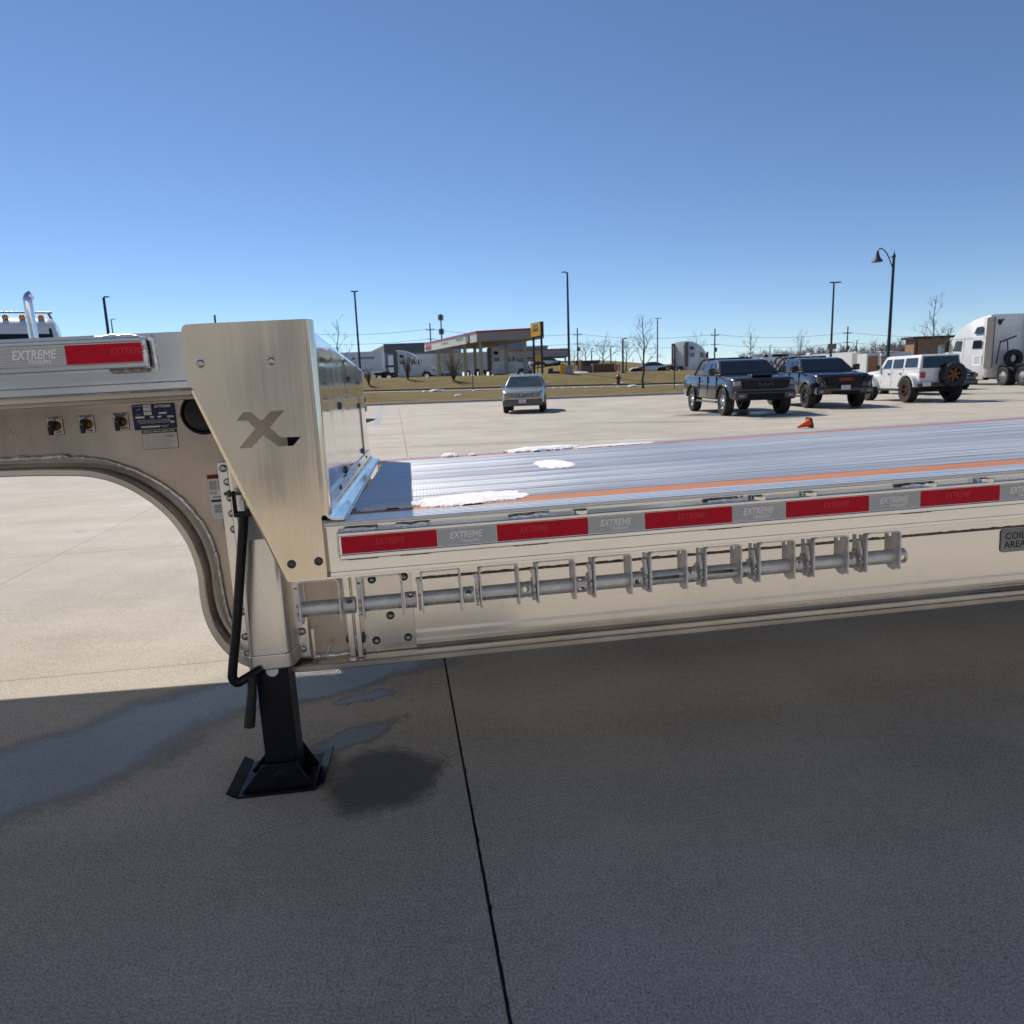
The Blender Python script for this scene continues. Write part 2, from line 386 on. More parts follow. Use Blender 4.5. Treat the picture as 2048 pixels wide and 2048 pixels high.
def make_grass():
    t = NT('dry_spring_grass'); p = t.pos()
    c = t.mix(t.ramp(t.noise(p, 0.5, 6, 0.65), 0.32, 0.66), (0.20, 0.16, 0.06), (0.27, 0.20, 0.092))
    c = t.mix(t.ramp(t.noise(p, 2.6, 5, 0.7), 0.5, 0.75), c, (0.15, 0.15, 0.05))
    c = t.mix(t.ramp(t.noise(t.vmath('MULTIPLY', p, (1, 0.3, 1)).outputs[0], 9, 4, 0.8), 0.5, 0.72), c, (0.33, 0.25, 0.14))
    t.set(Base_Color=c, Roughness=0.95, Normal=t.bump(t.noise(p, 14, 5, 0.8), 1.0, 0.12).outputs[0])
    t.b.inputs['Specular IOR Level'].default_value = 0.1
    return t.m
M['grass'] = make_grass()

def make_wood():
    t = NT('apitong_wood'); p = t.obj()
    q = t.vmath('MULTIPLY', p, (2.0, 60, 60)).outputs[0]
    g = t.noise(q, 1.0, 6, 0.7)
    c = t.mix(t.ramp(g, 0.3, 0.7), (0.40, 0.135, 0.05), (0.55, 0.22, 0.095))
    c = t.mix(t.ramp(t.noise(p, 3, 4), 0.62, 0.72), c, (0.22, 0.08, 0.035))
    t.set(Base_Color=c, Roughness=0.62, Normal=t.bump(g, 0.4, 0.001).outputs[0]); return t.m
M['wood'] = make_wood()

def make_snow():
    t = NT('granular_snow'); p = t.obj()
    f = t.ramp(t.noise(p, 22, 4, 0.7), 0.35, 0.65)
    c = t.mix(f, (0.90, 0.90, 0.91), (0.84, 0.79, 0.785))
    t.set(Base_Color=c, Roughness=0.7, Normal=t.bump(t.noise(p, 140, 4, 0.8), 0.7, 0.004).outputs[0])
    return t.m
M['snow'] = make_snow()

def make_deck():
    t = NT('ribbed_deck_aluminium'); p = t.obj()
    st = t.noise(t.vmath('MULTIPLY', p, (1.2, 90, 60)).outputs[0], 1.0, 4, 0.65)
    lo = t.noise(t.vmath('MULTIPLY', p, (0.8, 9, 9)).outputs[0], 1.0, 3, 0.6)
    x = t.n('ShaderNodeSeparateXYZ', [p]).outputs[0]
    sq = t.math('SINE', t.math('MULTIPLY', x, 500.0))
    rnd = t.n('ShaderNodeObjectInfo').outputs['Random']
    c = t.n('ShaderNodeCombineXYZ', [0.80, 0.815, 0.84]).outputs[0]; c = t.vmath('SCALE', c)
    t.t.links.new(t.math('ADD', t.ramp(st, 0.3, 0.7, 0.82, 1.05), t.ramp(rnd, 0, 1, -0.06, 0.04, False)), c.inputs['Scale'])
    r = t.math('ADD', t.ramp(st, 0.25, 0.75, 0.30, 0.52), t.math('ADD', t.ramp(rnd, 0, 1, -0.06, 0.08, False), t.ramp(lo, 0.3, 0.7, -0.07, 0.07)))
    t.set(Base_Color=c.outputs[0], Metallic=0.55, Roughness=r)
    t.set(Normal=t.bump(sq, 0.10, 0.0008).outputs[0]); return t.m
M['deck'] = make_deck()

def make_tape(name, c, pattern, cell):
    t = NT(name); p = t.obj()
    sx = t.n('ShaderNodeSeparateXYZ', [p]); v = t.n('ShaderNodeCombineXYZ', [sx.outputs[0], sx.outputs[2], 0.0]).outputs[0]
    br = t.n('ShaderNodeTexBrick', {'Vector': v, 'Scale': 1.0 / cell, 'Mortar Size': 0.10, 'Brick Width': 1.0, 'Row Height': 0.5,
             'Color1': (*c, 1), 'Color2': tuple(k * 0.86 for k in c) + (1,), 'Mortar': tuple(k * pattern for k in c) + (1,)})
    cc = t.mix(t.ramp(t.noise(p, 9, 3), 0.4, 0.65, 0, 0.35), br.outputs[0], tuple(k * 0.78 for k in c))
    t.set(Base_Color=cc, Roughness=0.4, Coat_Weight=0.04, Coat_Roughness=0.1); t.b.inputs['Specular IOR Level'].default_value = 0.15; return t.m
M['tape_red'] = make_tape('red_reflective_tape', (0.58, 0.008, 0.03), 0.93, 0.008)
M['tape_white'] = make_tape('white_reflective_tape', (0.72, 0.73, 0.74), 0.42, 0.0085)
M['tape_print'] = simple('white_print', (0.85, 0.85, 0.85), 0.35)
M['tape_print_red'] = simple('pale_red_print', (0.64, 0.011, 0.034), 0.4)
# ------------------------------------------------------------------ ground
pave = tag(MB().quad((-2500, -2500, -0.02), (2500, -2500, -0.02), (2500, 2500, -0.02), (-2500, 2500, -0.02)).build('ground', M['joint'], smooth=False), kind='structure')
pv = tag(MB().box(-70, 90, -30, 70, -0.018, -0.014).build('pavement', M['joint'], smooth=False), kind='structure')
tag(MB().box(-120, 120, -80, -10.2, 0.003, 0.006).build('asphalt_yard', M['asphalt'], smooth=False), kind='structure')  # unseen dark yard added behind the camera to darken low reflections
GA = R(8.9); SA, SB = 3.25, 3.10; A0, B0 = 0.16, 3.74
def slab_mesh(jw, jl=None):
    jl = jw if jl is None else jl
    b = MB(); b.prism([(-SA / 2 + jl, -SB / 2 + jw), (SA / 2 - jw, -SB / 2 + jw), (SA / 2 - jw, SB / 2 - jw), (-SA / 2 + jl, SB / 2 - jw)], -0.013, 0.0, 'z'); return b
def jag_slab():
    rj = random.Random(4); L = [(-SA / 2 + 0.0075 + rj.uniform(-.0012, .0012) + (rj.uniform(0, .006) if rj.random() < .10 else 0), SB / 2 - 0.0022 - (SB - 0.0044) * i / 150) for i in range(151)]
    b = MB(); b.prism(L + [(SA / 2 - .0022, -SB / 2 + .0022), (SA / 2 - .0022, SB / 2 - .0022)], -0.013, 0.0, 'z'); return b
me_slab = slab_mesh(0.0022).mesh('concrete_slab', M['concrete'], False); me_slab2 = jag_slab().mesh('concrete_slab', M['concrete'], False)
cells = []
for i in range(-24, 28):
    for j in range(-9, 20):
        a = A0 + (i + 0.5) * SA; b_ = B0 + (j + 0.5) * SB
        x = a * math.cos(GA) - b_ * math.sin(GA); y = a * math.sin(GA) + b_ * math.cos(GA)
        if -69 < x < 85 and -29 < y < 66:
            vis = y > 0 and abs(x) < 0.80 * y + 4
            cells.append((0 if vis else 1, math.hypot(x, y), x, y, i))
cells.sort()
rest = MB()
for k, (v, d, x, y, ci) in enumerate(cells):
    if k < 290 and v == 0:
        o = link('concrete_slab', me_slab2 if ci == 0 else me_slab, pv); o.location = (x, y, 0); o.rotation_euler = (0, 0, GA)
    else:
        c_, s_ = math.cos(GA), math.sin(GA); w_, h_ = SA / 2 - 0.006, SB / 2 - 0.006
        rest.add([(x + u * c_ - w * s_, y + u * s_ + w * c_, 0) for u, w in ((-w_, -h_), (w_, -h_), (w_, h_), (-w_, h_))], [(0, 1, 2, 3)])
tag(rest.build('outer_slabs', M['concrete'], pv, smooth=False), kind='stuff')

LP = [(-4.75, 25.5), (-8.9, 50.6)]
ld_ = Vector((LP[1][0] - LP[0][0], LP[1][1] - LP[0][1])).normalized(); ln_ = Vector((ld_.y, -ld_.x)) * .11
tag(MB().quad(*[(q.x, q.y, .004) for q in (Vector(LP[0]) - ln_, Vector(LP[0]) + ln_, Vector(LP[1]) + ln_, Vector(LP[1]) - ln_)]).build('parking_line', simple('faded_line_paint', (.33, .35, .37), .8, 0, .3, 3), smooth=False), kind='structure')
def sstep(a, b, x):
    t = max(0.0, min(1.0, (x - a) / (b - a))); return t * t * (3 - 2 * t)
def edgeY(X): return 51.2 + 15 * sstep(21.5, 25, X)
def terr(X, Y):
    w = 1 - sstep(20, 40, X)
    zp = 0.10 + (0.477 - 0.0129 * max(-40, min(30, X))) * w
    zc = 0.25 + (1.81 - 0.0115 * max(-40, min(30, X))) * w
    e = edgeY(X)
    if Y < e: return -0.1
    if Y < 66: z = 0.13 + (zp - 0.13) * sstep(51, 67, Y)
    elif Y < 80: z = zp + (zc - zp) * sstep(65, 80.5, Y)
    else: z = zc - 0.18 * sstep(81, 86, Y)
    ridge = math.exp(-((Y - 175) / 26) ** 2) * (sstep(-8, 12, X) * (1 - sstep(52, 75, X)))
    z += 3.9 * ridge
    z += 2.0 * sstep(230, 500, Y)
    return z + 0.05 * (noise.noise((X * 0.2, Y * 0.2, 0)))
ys = [51.2, 51.25, 53, 55, 57, 59, 61, 63, 64.5, 65.5, 66.6, 67.6, 69, 71, 73, 75, 77, 79, 80.5, 82, 84, 88, 95, 105, 120, 135, 145, 152, 158, 164, 170, 176, 182, 190, 200, 215, 235, 280, 350, 450, 600]
xs = [-420, -300, -220, -160, -120, -90, -70] + [-60 + i * 2.5 for i in range(0, 61)] + [100, 120, 150, 190, 240, 320, 450]
tb = MB(); vs = []
for Y in ys:
    for X in xs:
        yy = max(Y, edgeY(X)) if Y < 67 else Y
        vs.append((X, yy, max(terr(X, yy), 0.13 if yy < 67 else 0.0)))
nx = len(xs)
tb.add(vs, [(j * nx + i, j * nx + i + 1, (j + 1) * nx + i + 1, (j + 1) * nx + i) for j in range(len(ys) - 1) for i in range(nx - 1)])
tag(tb.build('grass_bank', M['grass'], recalc=False), kind='structure')
# kerb in cast lengths along the grass
kx = [-70 + i * 3.0 for i in range(31)]
kroot = tag(MB().box(-75, 22, 51.02, 51.10, -0.01, 0.10).build('kerb', M['joint']), kind='structure')
me_k = MB().prism([(0, 0), (0.03, 0.145), (0.06, 0.155), (0.26, 0.155), (0.26, 0)], -1.49, 1.49, 'x').mesh('kerb_stone', M['concrete_block'])
for x in kx: link('kerb_stone', me_k, kroot, loc=(x, 50.98, 0))
# narrow concrete walk that crosses the bank
wb = MB()
wx = [-60 + 4 * i for i in range(21)]
for a, b_ in zip(wx, wx[1:]):
    for (y0, y1, dz) in ((66.55, 67.55, 0.035),):
        wb.add([(a, y0, terr(a, y0) + dz), (b_, y0, terr(b_, y0) + dz), (b_, y1, terr(b_, y1) + dz), (a, y1, terr(a, y1) + dz),
                (a, y0, terr(a, y0) - .1), (b_, y0, terr(b_, y0) - .1)], [(0, 1, 2, 3), (4, 5, 1, 0)])
tag(wb.build('path', M['concrete_block'], smooth=False), kind='structure')
wk = MB()
for a, b_ in zip(wx, wx[1:]):
    y0 = 67.58
    wk.add([(a, y0, terr(a, y0) - .05), (b_, y0, terr(b_, y0) - .05), (b_, y0, terr(b_, y0) + .17), (a, y0, terr(a, y0) + .17), (b_, y0 + .12, terr(b_, y0) + .17), (a, y0 + .12, terr(a, y0) + .17)], [(0, 1, 2, 3), (3, 2, 4, 5)])
tag(wk.build('low_retaining_edge', M['roofdark'], smooth=False), 'low dark edging along the walk across the grass bank', 'edging')

# ------------------------------------------------------------------ the trailer
TM = Matrix(((0.99248173, -0.12037233, -0.0221475, 0), (0.12098792, 0.99223193, 0.02894341, 0), (0.01849147, -0.03140539, 0.99933566, 0), (0, 0, 0, 1)))
ZB = 0.9
T = empty('step_deck_trailer', label='bright aluminium step-deck trailer with red and white tape in the foreground', cat='trailer')
T.matrix_world = Matrix.Translation(Vector((-0.50038623, 2.01438755, H - 0.48090454))) @ TM @ Matrix.Translation((0, 0, -ZB))
TL = (0, 0, ZB)
def tp(mb, name, mat, parent=T, **k):
    return mb.build(name, M[mat], parent, loc=TL if parent is T else None, **k)
XE = 9.3; XN = -3.4; W = 2.55
def spline(pts, n=6):
    P = [pts[0]] + list(pts) + [pts[-1]]; out = []
    for i in range(1, len(P) - 2):
        for k in range(n):
            t = k / n; q = []
            for c in range(len(pts[0])):
                a, b, c_, d = P[i - 1][c], P[i][c], P[i + 1][c], P[i + 2][c]
                q.append(0.5 * (2 * b + (c_ - a) * t + (2 * a - 5 * b + 4 * c_ - d) * t * t + (3 * b - a - 3 * c_ + d) * t ** 3))
            out.append(tuple(q))
    return out + [tuple(pts[-1])]
def weld(path, r, name, mat='weld', parent=T, seed=0, flat=1.0):
    pts = [Vector(path[0])]
    for a, b in zip(path, path[1:]):
        a, b = Vector(a), Vector(b); n = max(1, int((b - a).length / 0.005))
        pts += [a.lerp(b, (k + 1) / n) for k in range(n)]
    rs = []; q2 = []
    for i, q in enumerate(pts):
        w = noise.noise((i * 0.9 + seed * 13.1, seed, 0)); w2 = noise.noise((i * 0.16, seed * 3.3, 5))
        rs.append(r * (0.95 + 0.28 * w + 0.35 * w2)); q2.append(q + Vector((0, 0, r * 0.35 * w2)))
    rs[0] *= 0.5; rs[-1] *= 0.5
    return tp(MB().tube(q2, rs, 8), name, mat, parent)

# --- lower deck: rails, wood, floor planks
def lower_rail(sign, y0):
    """extruded side rail, outer face at y0; sign +1 near side, -1 far side"""
    pr = [(0.034, -0.0585), (0.0318, -0.0600), (0.0318, -0.0715), (0.034, -0.073), (0.11, -0.072), (0.11, -0.060), (0.050, -0.056), (0.050, 0.055), (0.138, 0.07), (0.138, 0.092)]
    pr[-2:] = [(0.138, 0.07), (0.138, 0.0865)]
    pr += [(0.002, 0.0865), (0.0, 0.0845), (0.0, 0.082), (0.034, 0.076)]
    return [(y0 + sign * a, z) for a, z in pr]
tp(MB().prism(lower_rail(1, 0.0), -0.043, XE, 'x'), 'side_rail', 'alu_x', ang=17)
tp(MB().prism(lower_rail(-1, W), -0.043, XE, 'x'), 'side_rail', 'alu_x', ang=17)
tp(MB().prism([(0.142, 0.055), (0.142, 0.0945), (0.272, 0.0945), (0.272, 0.055)], 0.012, XE, 'x'), 'nailing_strip', 'wood', bevel=0.002)
tp(MB().prism([(2.262, 0.055), (2.262, 0.0945), (2.405, 0.0945), (2.405, 0.055)], 0.012, XE, 'x'), 'nailing_strip', 'wood', bevel=0.002)
tr_pr = [(0.1375, 0.0868), (0.1375, 0.092)]
for k in range(5):
    q_ = 0.134 - k * 0.027; tr_pr += [(q_, 0.0955), (q_ - 0.017, 0.0955), (q_ - 0.019, 0.0905), (q_ - 0.025, 0.0905)]
tr_pr += [(0.0015, 0.0945), (0.0005, 0.0930), (0.0005, 0.0868)]
tp(MB().prism(tr_pr, -0.043, XE, 'x'), 'tread_strip', 'deck', ang=17)
tp(MB().prism([(W - u_, v_) for u_, v_ in tr_pr], -0.043, XE, 'x'), 'tread_strip', 'deck', ang=17)
NP = 10; Y0, Y1 = 0.276, 2.258; PW = (Y1 - Y0) / NP
def plank_profile(w):
    pr = [(0.0015, 0.05), (0.0015, 0.0895)]
    n = 8; s = (w - 0.016) / n
    for k in range(n):
        a = 0.008 + k * s
        pr += [(a, 0.0875), (a + s * 0.10, 0.0925), (a + s * 0.25, 0.0952), (a + s * 0.46, 0.0965), (a + s * 0.66, 0.0952), (a + s * 0.82, 0.0925), (a + s * 0.92, 0.0875)]
    return pr + [(w - 0.0015, 0.0895), (w - 0.0015, 0.05)]
me_pl = MB().prism(plank_profile(PW), 0.012, XE, 'x').mesh('floor_plank', M['deck'], ang=48)
for k in range(NP):
    o = link('floor_plank', me_pl, T, loc=(0, Y0 + k * PW, ZB + rng.uniform(-.0006, .0006))); o.rotation_euler = (R(rng.uniform(-.25, .25)), 0, 0)
tp(MB().box(0.0, XE, 0.14, W - 0.14, 0.02, 0.045), 'deck_underside', 'alu_beam')
for k in range(14): tp(MB().box(0.5 + k * 0.62, 0.57 + k * 0.62, 0.12, W - 0.12, -0.07, 0.018), 'cross_member', 'alu_beam')
# --- rub rails with reflective tape
def rub_rail(x0, x1, z0):
    pr = [(0.0345, z0 - 0.017), (-0.004, z0 - 0.017), (-0.0065, z0 - 0.014), (-0.0065, z0 - 0.004), (-0.004, z0 - 0.0015), (0.0, z0 - 0.001),
          (0.0, z0 + 0.052), (-0.004, z0 + 0.0525), (-0.0065, z0 + 0.055), (-0.0065, z0 + 0.062), (-0.004, z0 + 0.065), (0.0335, z0 + 0.065),
          (0.0335, z0 + 0.060), (0.004, z0 + 0.058), (0.004, z0 - 0.010), (0.0345, z0 - 0.012)]
    return tp(MB().prism(pr, x0, x1, 'x'), 'rub_rail', 'alu_x', ang=17)
rr = rub_rail(-0.006, XE, 0.0)
rr2 = rub_rail(XN, -0.474, 0.578)
def tape(rail, x0, x1, z0, red, tilt=0.0):
    o = MB().box(x0, x1, -0.0012, -0.0002, z0, z0 + 0.0508).build('red_tape' if red else 'white_tape', M['tape_red' if red else 'tape_white'], rail, smooth=False)
    return o
def logo(rail, x, z0, mat, k=1.0):
    text('logo_print', 'EXTREME', 0.0285 * k, M[mat], rail, (x, -0.0018, z0 + 0.0295), shear=0.25, sx=0.80, bold=0.0006, extrude=0.0002)
    if mat == 'tape_print':
        text('logo_print', 'TRAILERS', 0.0125, M[mat], rail, (x + 0.012, -0.0018, z0 + 0.0115), shear=0.25, sx=1.1, bold=0.0003, extrude=0.0002)
x = 0.0; red = True; k = 0
while x < XE - 0.3:
    w = 0.2794 if red else 0.1778
    tape(rr, x, x + w - 0.0008, 0.0, red)
    if x < 4.5: logo(rr, x + w * (0.47 if not red else (0.5 + 0.1 * math.sin(k * 2.3))), 0.0, 'tape_print_red' if red else 'tape_print', 0.9 if red else 1.0)
    x += w; red = not red; k += 1
x = -0.477; red = True; first = True
while x > XN + 0.4:
    w = (0.195 if first else 0.2794) if red else 0.1778
    tape(rr2, x - w + 0.0008, x, 0.578, red); logo(rr2, x - w * (0.2 if first else 0.45), 0.578, 'tape_print_red' if red else 'tape_print', 0.9 if red else 1.15)
    x -= w; red = not red; first = False
for i, xx in enumerate([0.005, 0.158, 0.50, 1.12, 1.77, 2.42, 3.1, 3.8]):
    L = 0.10 if i < 2 else 0.12
    weld([(xx, 0.012, 0.0675), (xx + L, 0.012, 0.0675)], 0.0075, 'weld_bead', seed=i)
    weld([(xx + L, 0.030, 0.072), (xx + L + 0.004, 0.031, 0.088)], 0.006, 'weld_bead', seed=i + 40)
    weld([(xx + 0.004, 0.022, -0.0185), (xx + L, 0.022, -0.0185)], 0.0062, 'weld_bead', 'weld_dark', seed=i + 20)
weld([(-0.008, 0.012, 0.066), (-0.008, 0.012, -0.014)], 0.0055, 'weld_bead', seed=60)
for i, xx in enumerate([0.72, 1.29, 1.46, 1.87, 2.07, 2.6, 2.9]):
    tp(MB().cyl((xx, 0.017, 0.0635), (xx, 0.017, 0.0745), 0.0245, n=20), 'pipe_spool', 'alu_x')
# --- bulkhead across the step
ang = math.atan2(-0.045, 2.45)
def bk(y, z, off=0.0): return (-0.045 + math.tan(ang) * (y - 0.05) + off, y, z)
bp = MB(); pf_ = [(0.0, 0.12), (0.0, 0.40), (0.0, 0.648)] + [(-0.026 + 0.026 * math.cos(R(q_)), 0.648 + 0.026 * math.sin(R(q_))) for q_ in (15, 30, 45, 60, 75, 90)]
pf_ += [(u_ - 0.004, v_ - 0.004) for u_, v_ in reversed(pf_)]; n = len(pf_); vs = []
for y in (0.045, 2.5): vs += [bk(y, v_, u_) for u_, v_ in pf_]
bp.add(vs, [list(range(n)), list(range(2 * n - 1, n - 1, -1))] + [[i, (i + 1) % n, (i + 1) % n + n, i + n] for i in range(n)])
tp(bp, 'bulkhead_panel', 'polish')
ka = MB()
prof = [(0.0, 0.163), (0.006, 0.163)] + [(0.006 + 0.030 * (1 - math.cos(R(a))), 0.101 + 0.030 - 0.030 * math.sin(R(a)) + 0.006) for a in (0, 20, 40, 60, 75, 90)] + [(0.058, 0.107), (0.058, 0.101)] + [(0.036 - 0.036 * math.sin(R(a)), 0.101 + 0.036 - 0.036 * math.cos(R(a))) for a in (0, 20, 40, 60, 75, 90)]
vs = []
for y in (0.004, 2.52): vs += [bk(y, z, o_ + 0.001) for o_, z in prof]
n = len(prof)
ka.add(vs, [list(range(n)), list(range(2 * n - 1, n - 1, -1))] + [[i, (i + 1) % n, (i + 1) % n + n, i + n] for i in range(n)])
tp(ka, 'foot_angle', 'alu_x')
weld([bk(0.03, 0.100, 0.060), bk(2.45, 0.100, 0.060)], 0.0055, 'weld_bead', seed=90)
bolt_me = MB().lathe([(0, 0.008), (0.006, 0.0075), (0.011, 0.004), (0.0125, 0.0), (0.0125, -0.004)], 14, 'z').mesh('bolt', M['zinc'])
def bolt(p, d, s=1.0, mat=None, parent=T, name='bolt'):
    o = link(name, bolt_me if mat is None else bolt_mats(mat), parent)
    o.rotation_euler = Vector(d).to_track_quat('Z', 'Y').to_euler(); o.scale = (s, s, s)
    o.location = (p[0], p[1], p[2] + (ZB if parent is T else 0)); return o
_bm = {}
def bolt_mats(mat):
    if mat not in _bm:
        me = bolt_me.copy(); me.materials.clear(); me.materials.append(M[mat]); _bm[mat] = me
    return _bm[mat]
for y, z in ((0.83, 0.435), (1.93, 0.438), (1.9, 0.192), (0.83, 0.179), (0.12, 0.56), (0.09, 0.30), (1.4, 0.56)):
    bolt(bk(y, z, 0.001), (1, 0, 0), 1.25, 'darkbolt')
for y in (0.5, 1.5, 2.1): bolt(bk(y, 0.145, 0.0075), (1, 0, 0), 0.7, 'darkbolt')
# --- wing plates with the cut-out X
out = [(-0.369, 0.655), (-0.366, 0.664), (-0.357, 0.670), (-0.30, 0.671), (-0.047, 0.671), (-0.047, 0.116), (-0.049, 0.110), (-0.049, -0.066), (-0.158, -0.069), (-0.356, 0.494), (-0.362, 0.500), (-0.372, 0.508)]
XC = [(-0.253, 0.403), (-0.231, 0.426), (-0.211, 0.426), (-0.190, 0.403), (-0.182, 0.401), (-0.156, 0.425), (-0.121, 0.424), (-0.165, 0.379), (-0.137, 0.3495), (-0.083, 0.348), (-0.106, 0.324), (-0.146, 0.3245), (-0.185, 0.359), (-0.220, 0.326), (-0.254, 0.326), (-0.204, 0.379), (-0.223, 0.402)]
fr = frame_of((0, 0.0025, ZB), (1, 0, 0), (0, 0, 1))
wing = plate('wing_plate', [out, XC], 0.0044, M['alu_z'], T, 0.0, fr)
fr2 = frame_of((-0.046, W - 0.0025, ZB), (1, 0, 0), (0, 0, 1))
plate('wing_plate', [out, XC], 0.0044, M['alu_z'], T, 0.0, fr2)
tp(MB().box(-0.150, -0.05, 0.16, 0.172, 0.08, 0.372), 'shade_backing', 'blacksteel')  # dark plate added to imitate the shade seen through the X
# rolled corner between wing and bulkhead
cb = MB(); pr = [(-0.047 + 0.026 * math.sin(R(a)), 0.0265 - 0.026 * math.cos(R(a))) for a in range(0, 91, 10)] + [(-0.022, 0.046)]
ring = pr + [(x_ - 0.004, y_ + 0.003) for x_, y_ in reversed(pr)]
cb.prism(ring, 0.118, 0.671, 'z')
o = MB(); 
tp(cb, 'rolled_corner', 'alu_z')
# diagonal return flange, rolled back
d0 = Vector((-0.356, 0, 0.494)); d1 = Vector((-0.158, 0, -0.069)); dd = (d1 - d0).normalized(); nn = Vector((dd.z, 0, -dd.x))
if nn.x > 0: nn = -nn
rf = MB(); ringp = []
for a in range(0, 91, 15): ringp.append((0.012 * math.sin(R(a)), 0.0125 - 0.012 * math.cos(R(a))))
ringp.append((0.012, 0.055)); inner = [(u - 0.003, v + 0.002) for u, v in reversed(ringp)]
ringp += inner; n = len(ringp); vs = []
for base in (d0, d1): vs += [base + nn * u + Vector((0, v, 0)) for u, v in ringp]
rf.add(vs, [list(range(n)), list(range(2 * n - 1, n - 1, -1))] + [[i, (i + 1) % n, (i + 1) % n + n, i + n] for i in range(n)])
tp(rf, 'return_flange', 'alu_z')
bolt((-0.329, 0.0, 0.564), (0, -1, 0), 0.95); bolt((-0.141, 0.0, 0.561), (0, -1, 0), 0.95)
bolt((-0.146, 0.0, -0.017), (0, -1, 0), 1.05, 'darkbolt'); bolt((-0.069, 0.0, -0.015), (0, -1, 0), 1.05, 'darkbolt')
# --- gooseneck deck
tp(MB().box(XN, -0.12, 0.10, W - 0.10, 0.60, 0.652), 'upper_deck', 'deck')
ur = [(0.035, 0.656), (0.035, 0.524), (0.031, 0.520), (0.031, 0.503), (0.034, 0.499), (0.12, 0.499), (0.12, 0.508), (0.045, 0.510), (0.043, 0.53), (0.043, 0.645), (0.10, 0.645), (0.10, 0.656)]
tp(MB().prism(ur, XN, -0.052, 'x'), 'upper_side_rail', 'alu_x', ang=17)
tp(MB().prism([(W - a, z) for a, z in ur], XN, -0.12, 'x'), 'upper_side_rail', 'alu_x')
for i, (a, b) in enumerate((((-0.60, 0.012, 0.646), (-0.484, 0.012, 0.646)), ((-0.474, 0.010, 0.642), (-0.472, 0.010, 0.560)), ((-0.459, 0.030, 0.650), (-0.455, 0.030, 0.552)))):
    weld([a, b], 0.0075, 'weld_bead', seed=110 + i)
weld([(-0.575, 0.022, 0.5585), (-0.476, 0.022, 0.5585)], 0.008, 'weld_bead', 'weld_dark', seed=117)
# --- main beams: neck web with arch, lower beam, swept bottom flange
arch = spline([(XN, 0.285), (-2.2, 0.277), (-1.4, 0.270), (-1.124, 0.264), (-0.962, 0.257), (-0.85, 0.245), (-0.765, 0.214), (-0.69, 0.163), (-0.628, 0.098), (-0.583, 0.021), (-0.560, -0.05), (-0.551, -0.12), (-0.552, -0.19), (-0.547, -0.262), (-0.530, -0.328), (-0.500, -0.388), (-0.46, -0.437), (-0.41, -0.470), (-0.34, -0.494), (-0.25, -0.504), (-0.1, -0.506)], 6)
def beam(yw, near):
    lo = [(x, z + 0.010) for x, z in arch]
    web = [(XN, 0.50), (-0.075, 0.50), (-0.075, -0.496)] + [q for q in reversed(lo) if q[0] < -0.11]
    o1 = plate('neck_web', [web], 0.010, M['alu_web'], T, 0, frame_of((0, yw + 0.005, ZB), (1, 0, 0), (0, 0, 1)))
    lb = MB().box(-0.075, XE, yw, yw + 0.010, -0.495, 0.02)
    if near:
        lb.prism([(yw - 0.0016, -0.426), (yw - 0.0016, -0.446), (yw, -0.458), (yw, -0.414)], -0.075, XE, 'x')
    o2 = tp(lb, 'lower_beam', 'alu_beam', smooth=False)
    full = arch + [(XE, -0.506)]
    fb = MB(); sec = [(-0.09, 0.003), (-0.087, 0), (0.087, 0), (0.09, 0.003), (0.09, 0.016), (0.087, 0.019), (0.012, 0.024), (0.005, 0.036), (-0.004, 0.036), (-0.012, 0.024), (-0.074, 0.019), (-0.087, 0.024), (-0.09, 0.020)]
    n = len(sec); vs = []
    for i, q in enumerate(full):
        a = full[max(i - 1, 0)]; b = full[min(i + 1, len(full) - 1)]
        t = Vector((b[0] - a[0], b[1] - a[1])).normalized(); nr = Vector((-t.y, t.x))
        for u, v in sec: vs.append((q[0] + nr.x * v, yw + 0.003 + u, q[1] + nr.y * v))
    fs = [[i * n + k, i * n + (k + 1) % n, (i + 1) * n + (k + 1) % n, (i + 1) * n + k] for i in range(len(full) - 1) for k in range(n)]
    fb.add(vs, fs + [list(range(n)), list(range((len(full) - 1) * n, len(full) * n))])
    tp(fb, 'bottom_flange', 'alu_flange', ang=17)
    tp(MB().box(XN, -0.08, yw - 0.07, yw + 0.08, 0.482, 0.497), 'top_flange', 'alu_flange', bevel=0.003)
    return o1
web_o = beam(0.52, True); beam(2.03, False)
wp = [(x, 0.512, z) for x, z in spline([(XN, 0.325), (-1.163, 0.318), (-0.996, 0.312), (-0.87, 0.300), (-0.787, 0.275), (-0.685, 0.219), (-0.60, 0.143), (-0.535, 0.044), (-0.506, -0.054), (-0.499, -0.162), (-0.490, -0.28), (-0.46, -0.37), (-0.43, -0.42)], 5)]
weld(wp, 0.0085, 'weld_bead', 'weld', seed=130)
weld([(0.20, 0.515, -0.217), (XE, 0.515, -0.222)], 0.0045, 'weld_bead', 'weld_dark', seed=140)
weld([(-0.20, 0.51, -0.478), (-0.07, 0.51, -0.478)], 0.007, 'weld_bead', 'weld', seed=141)
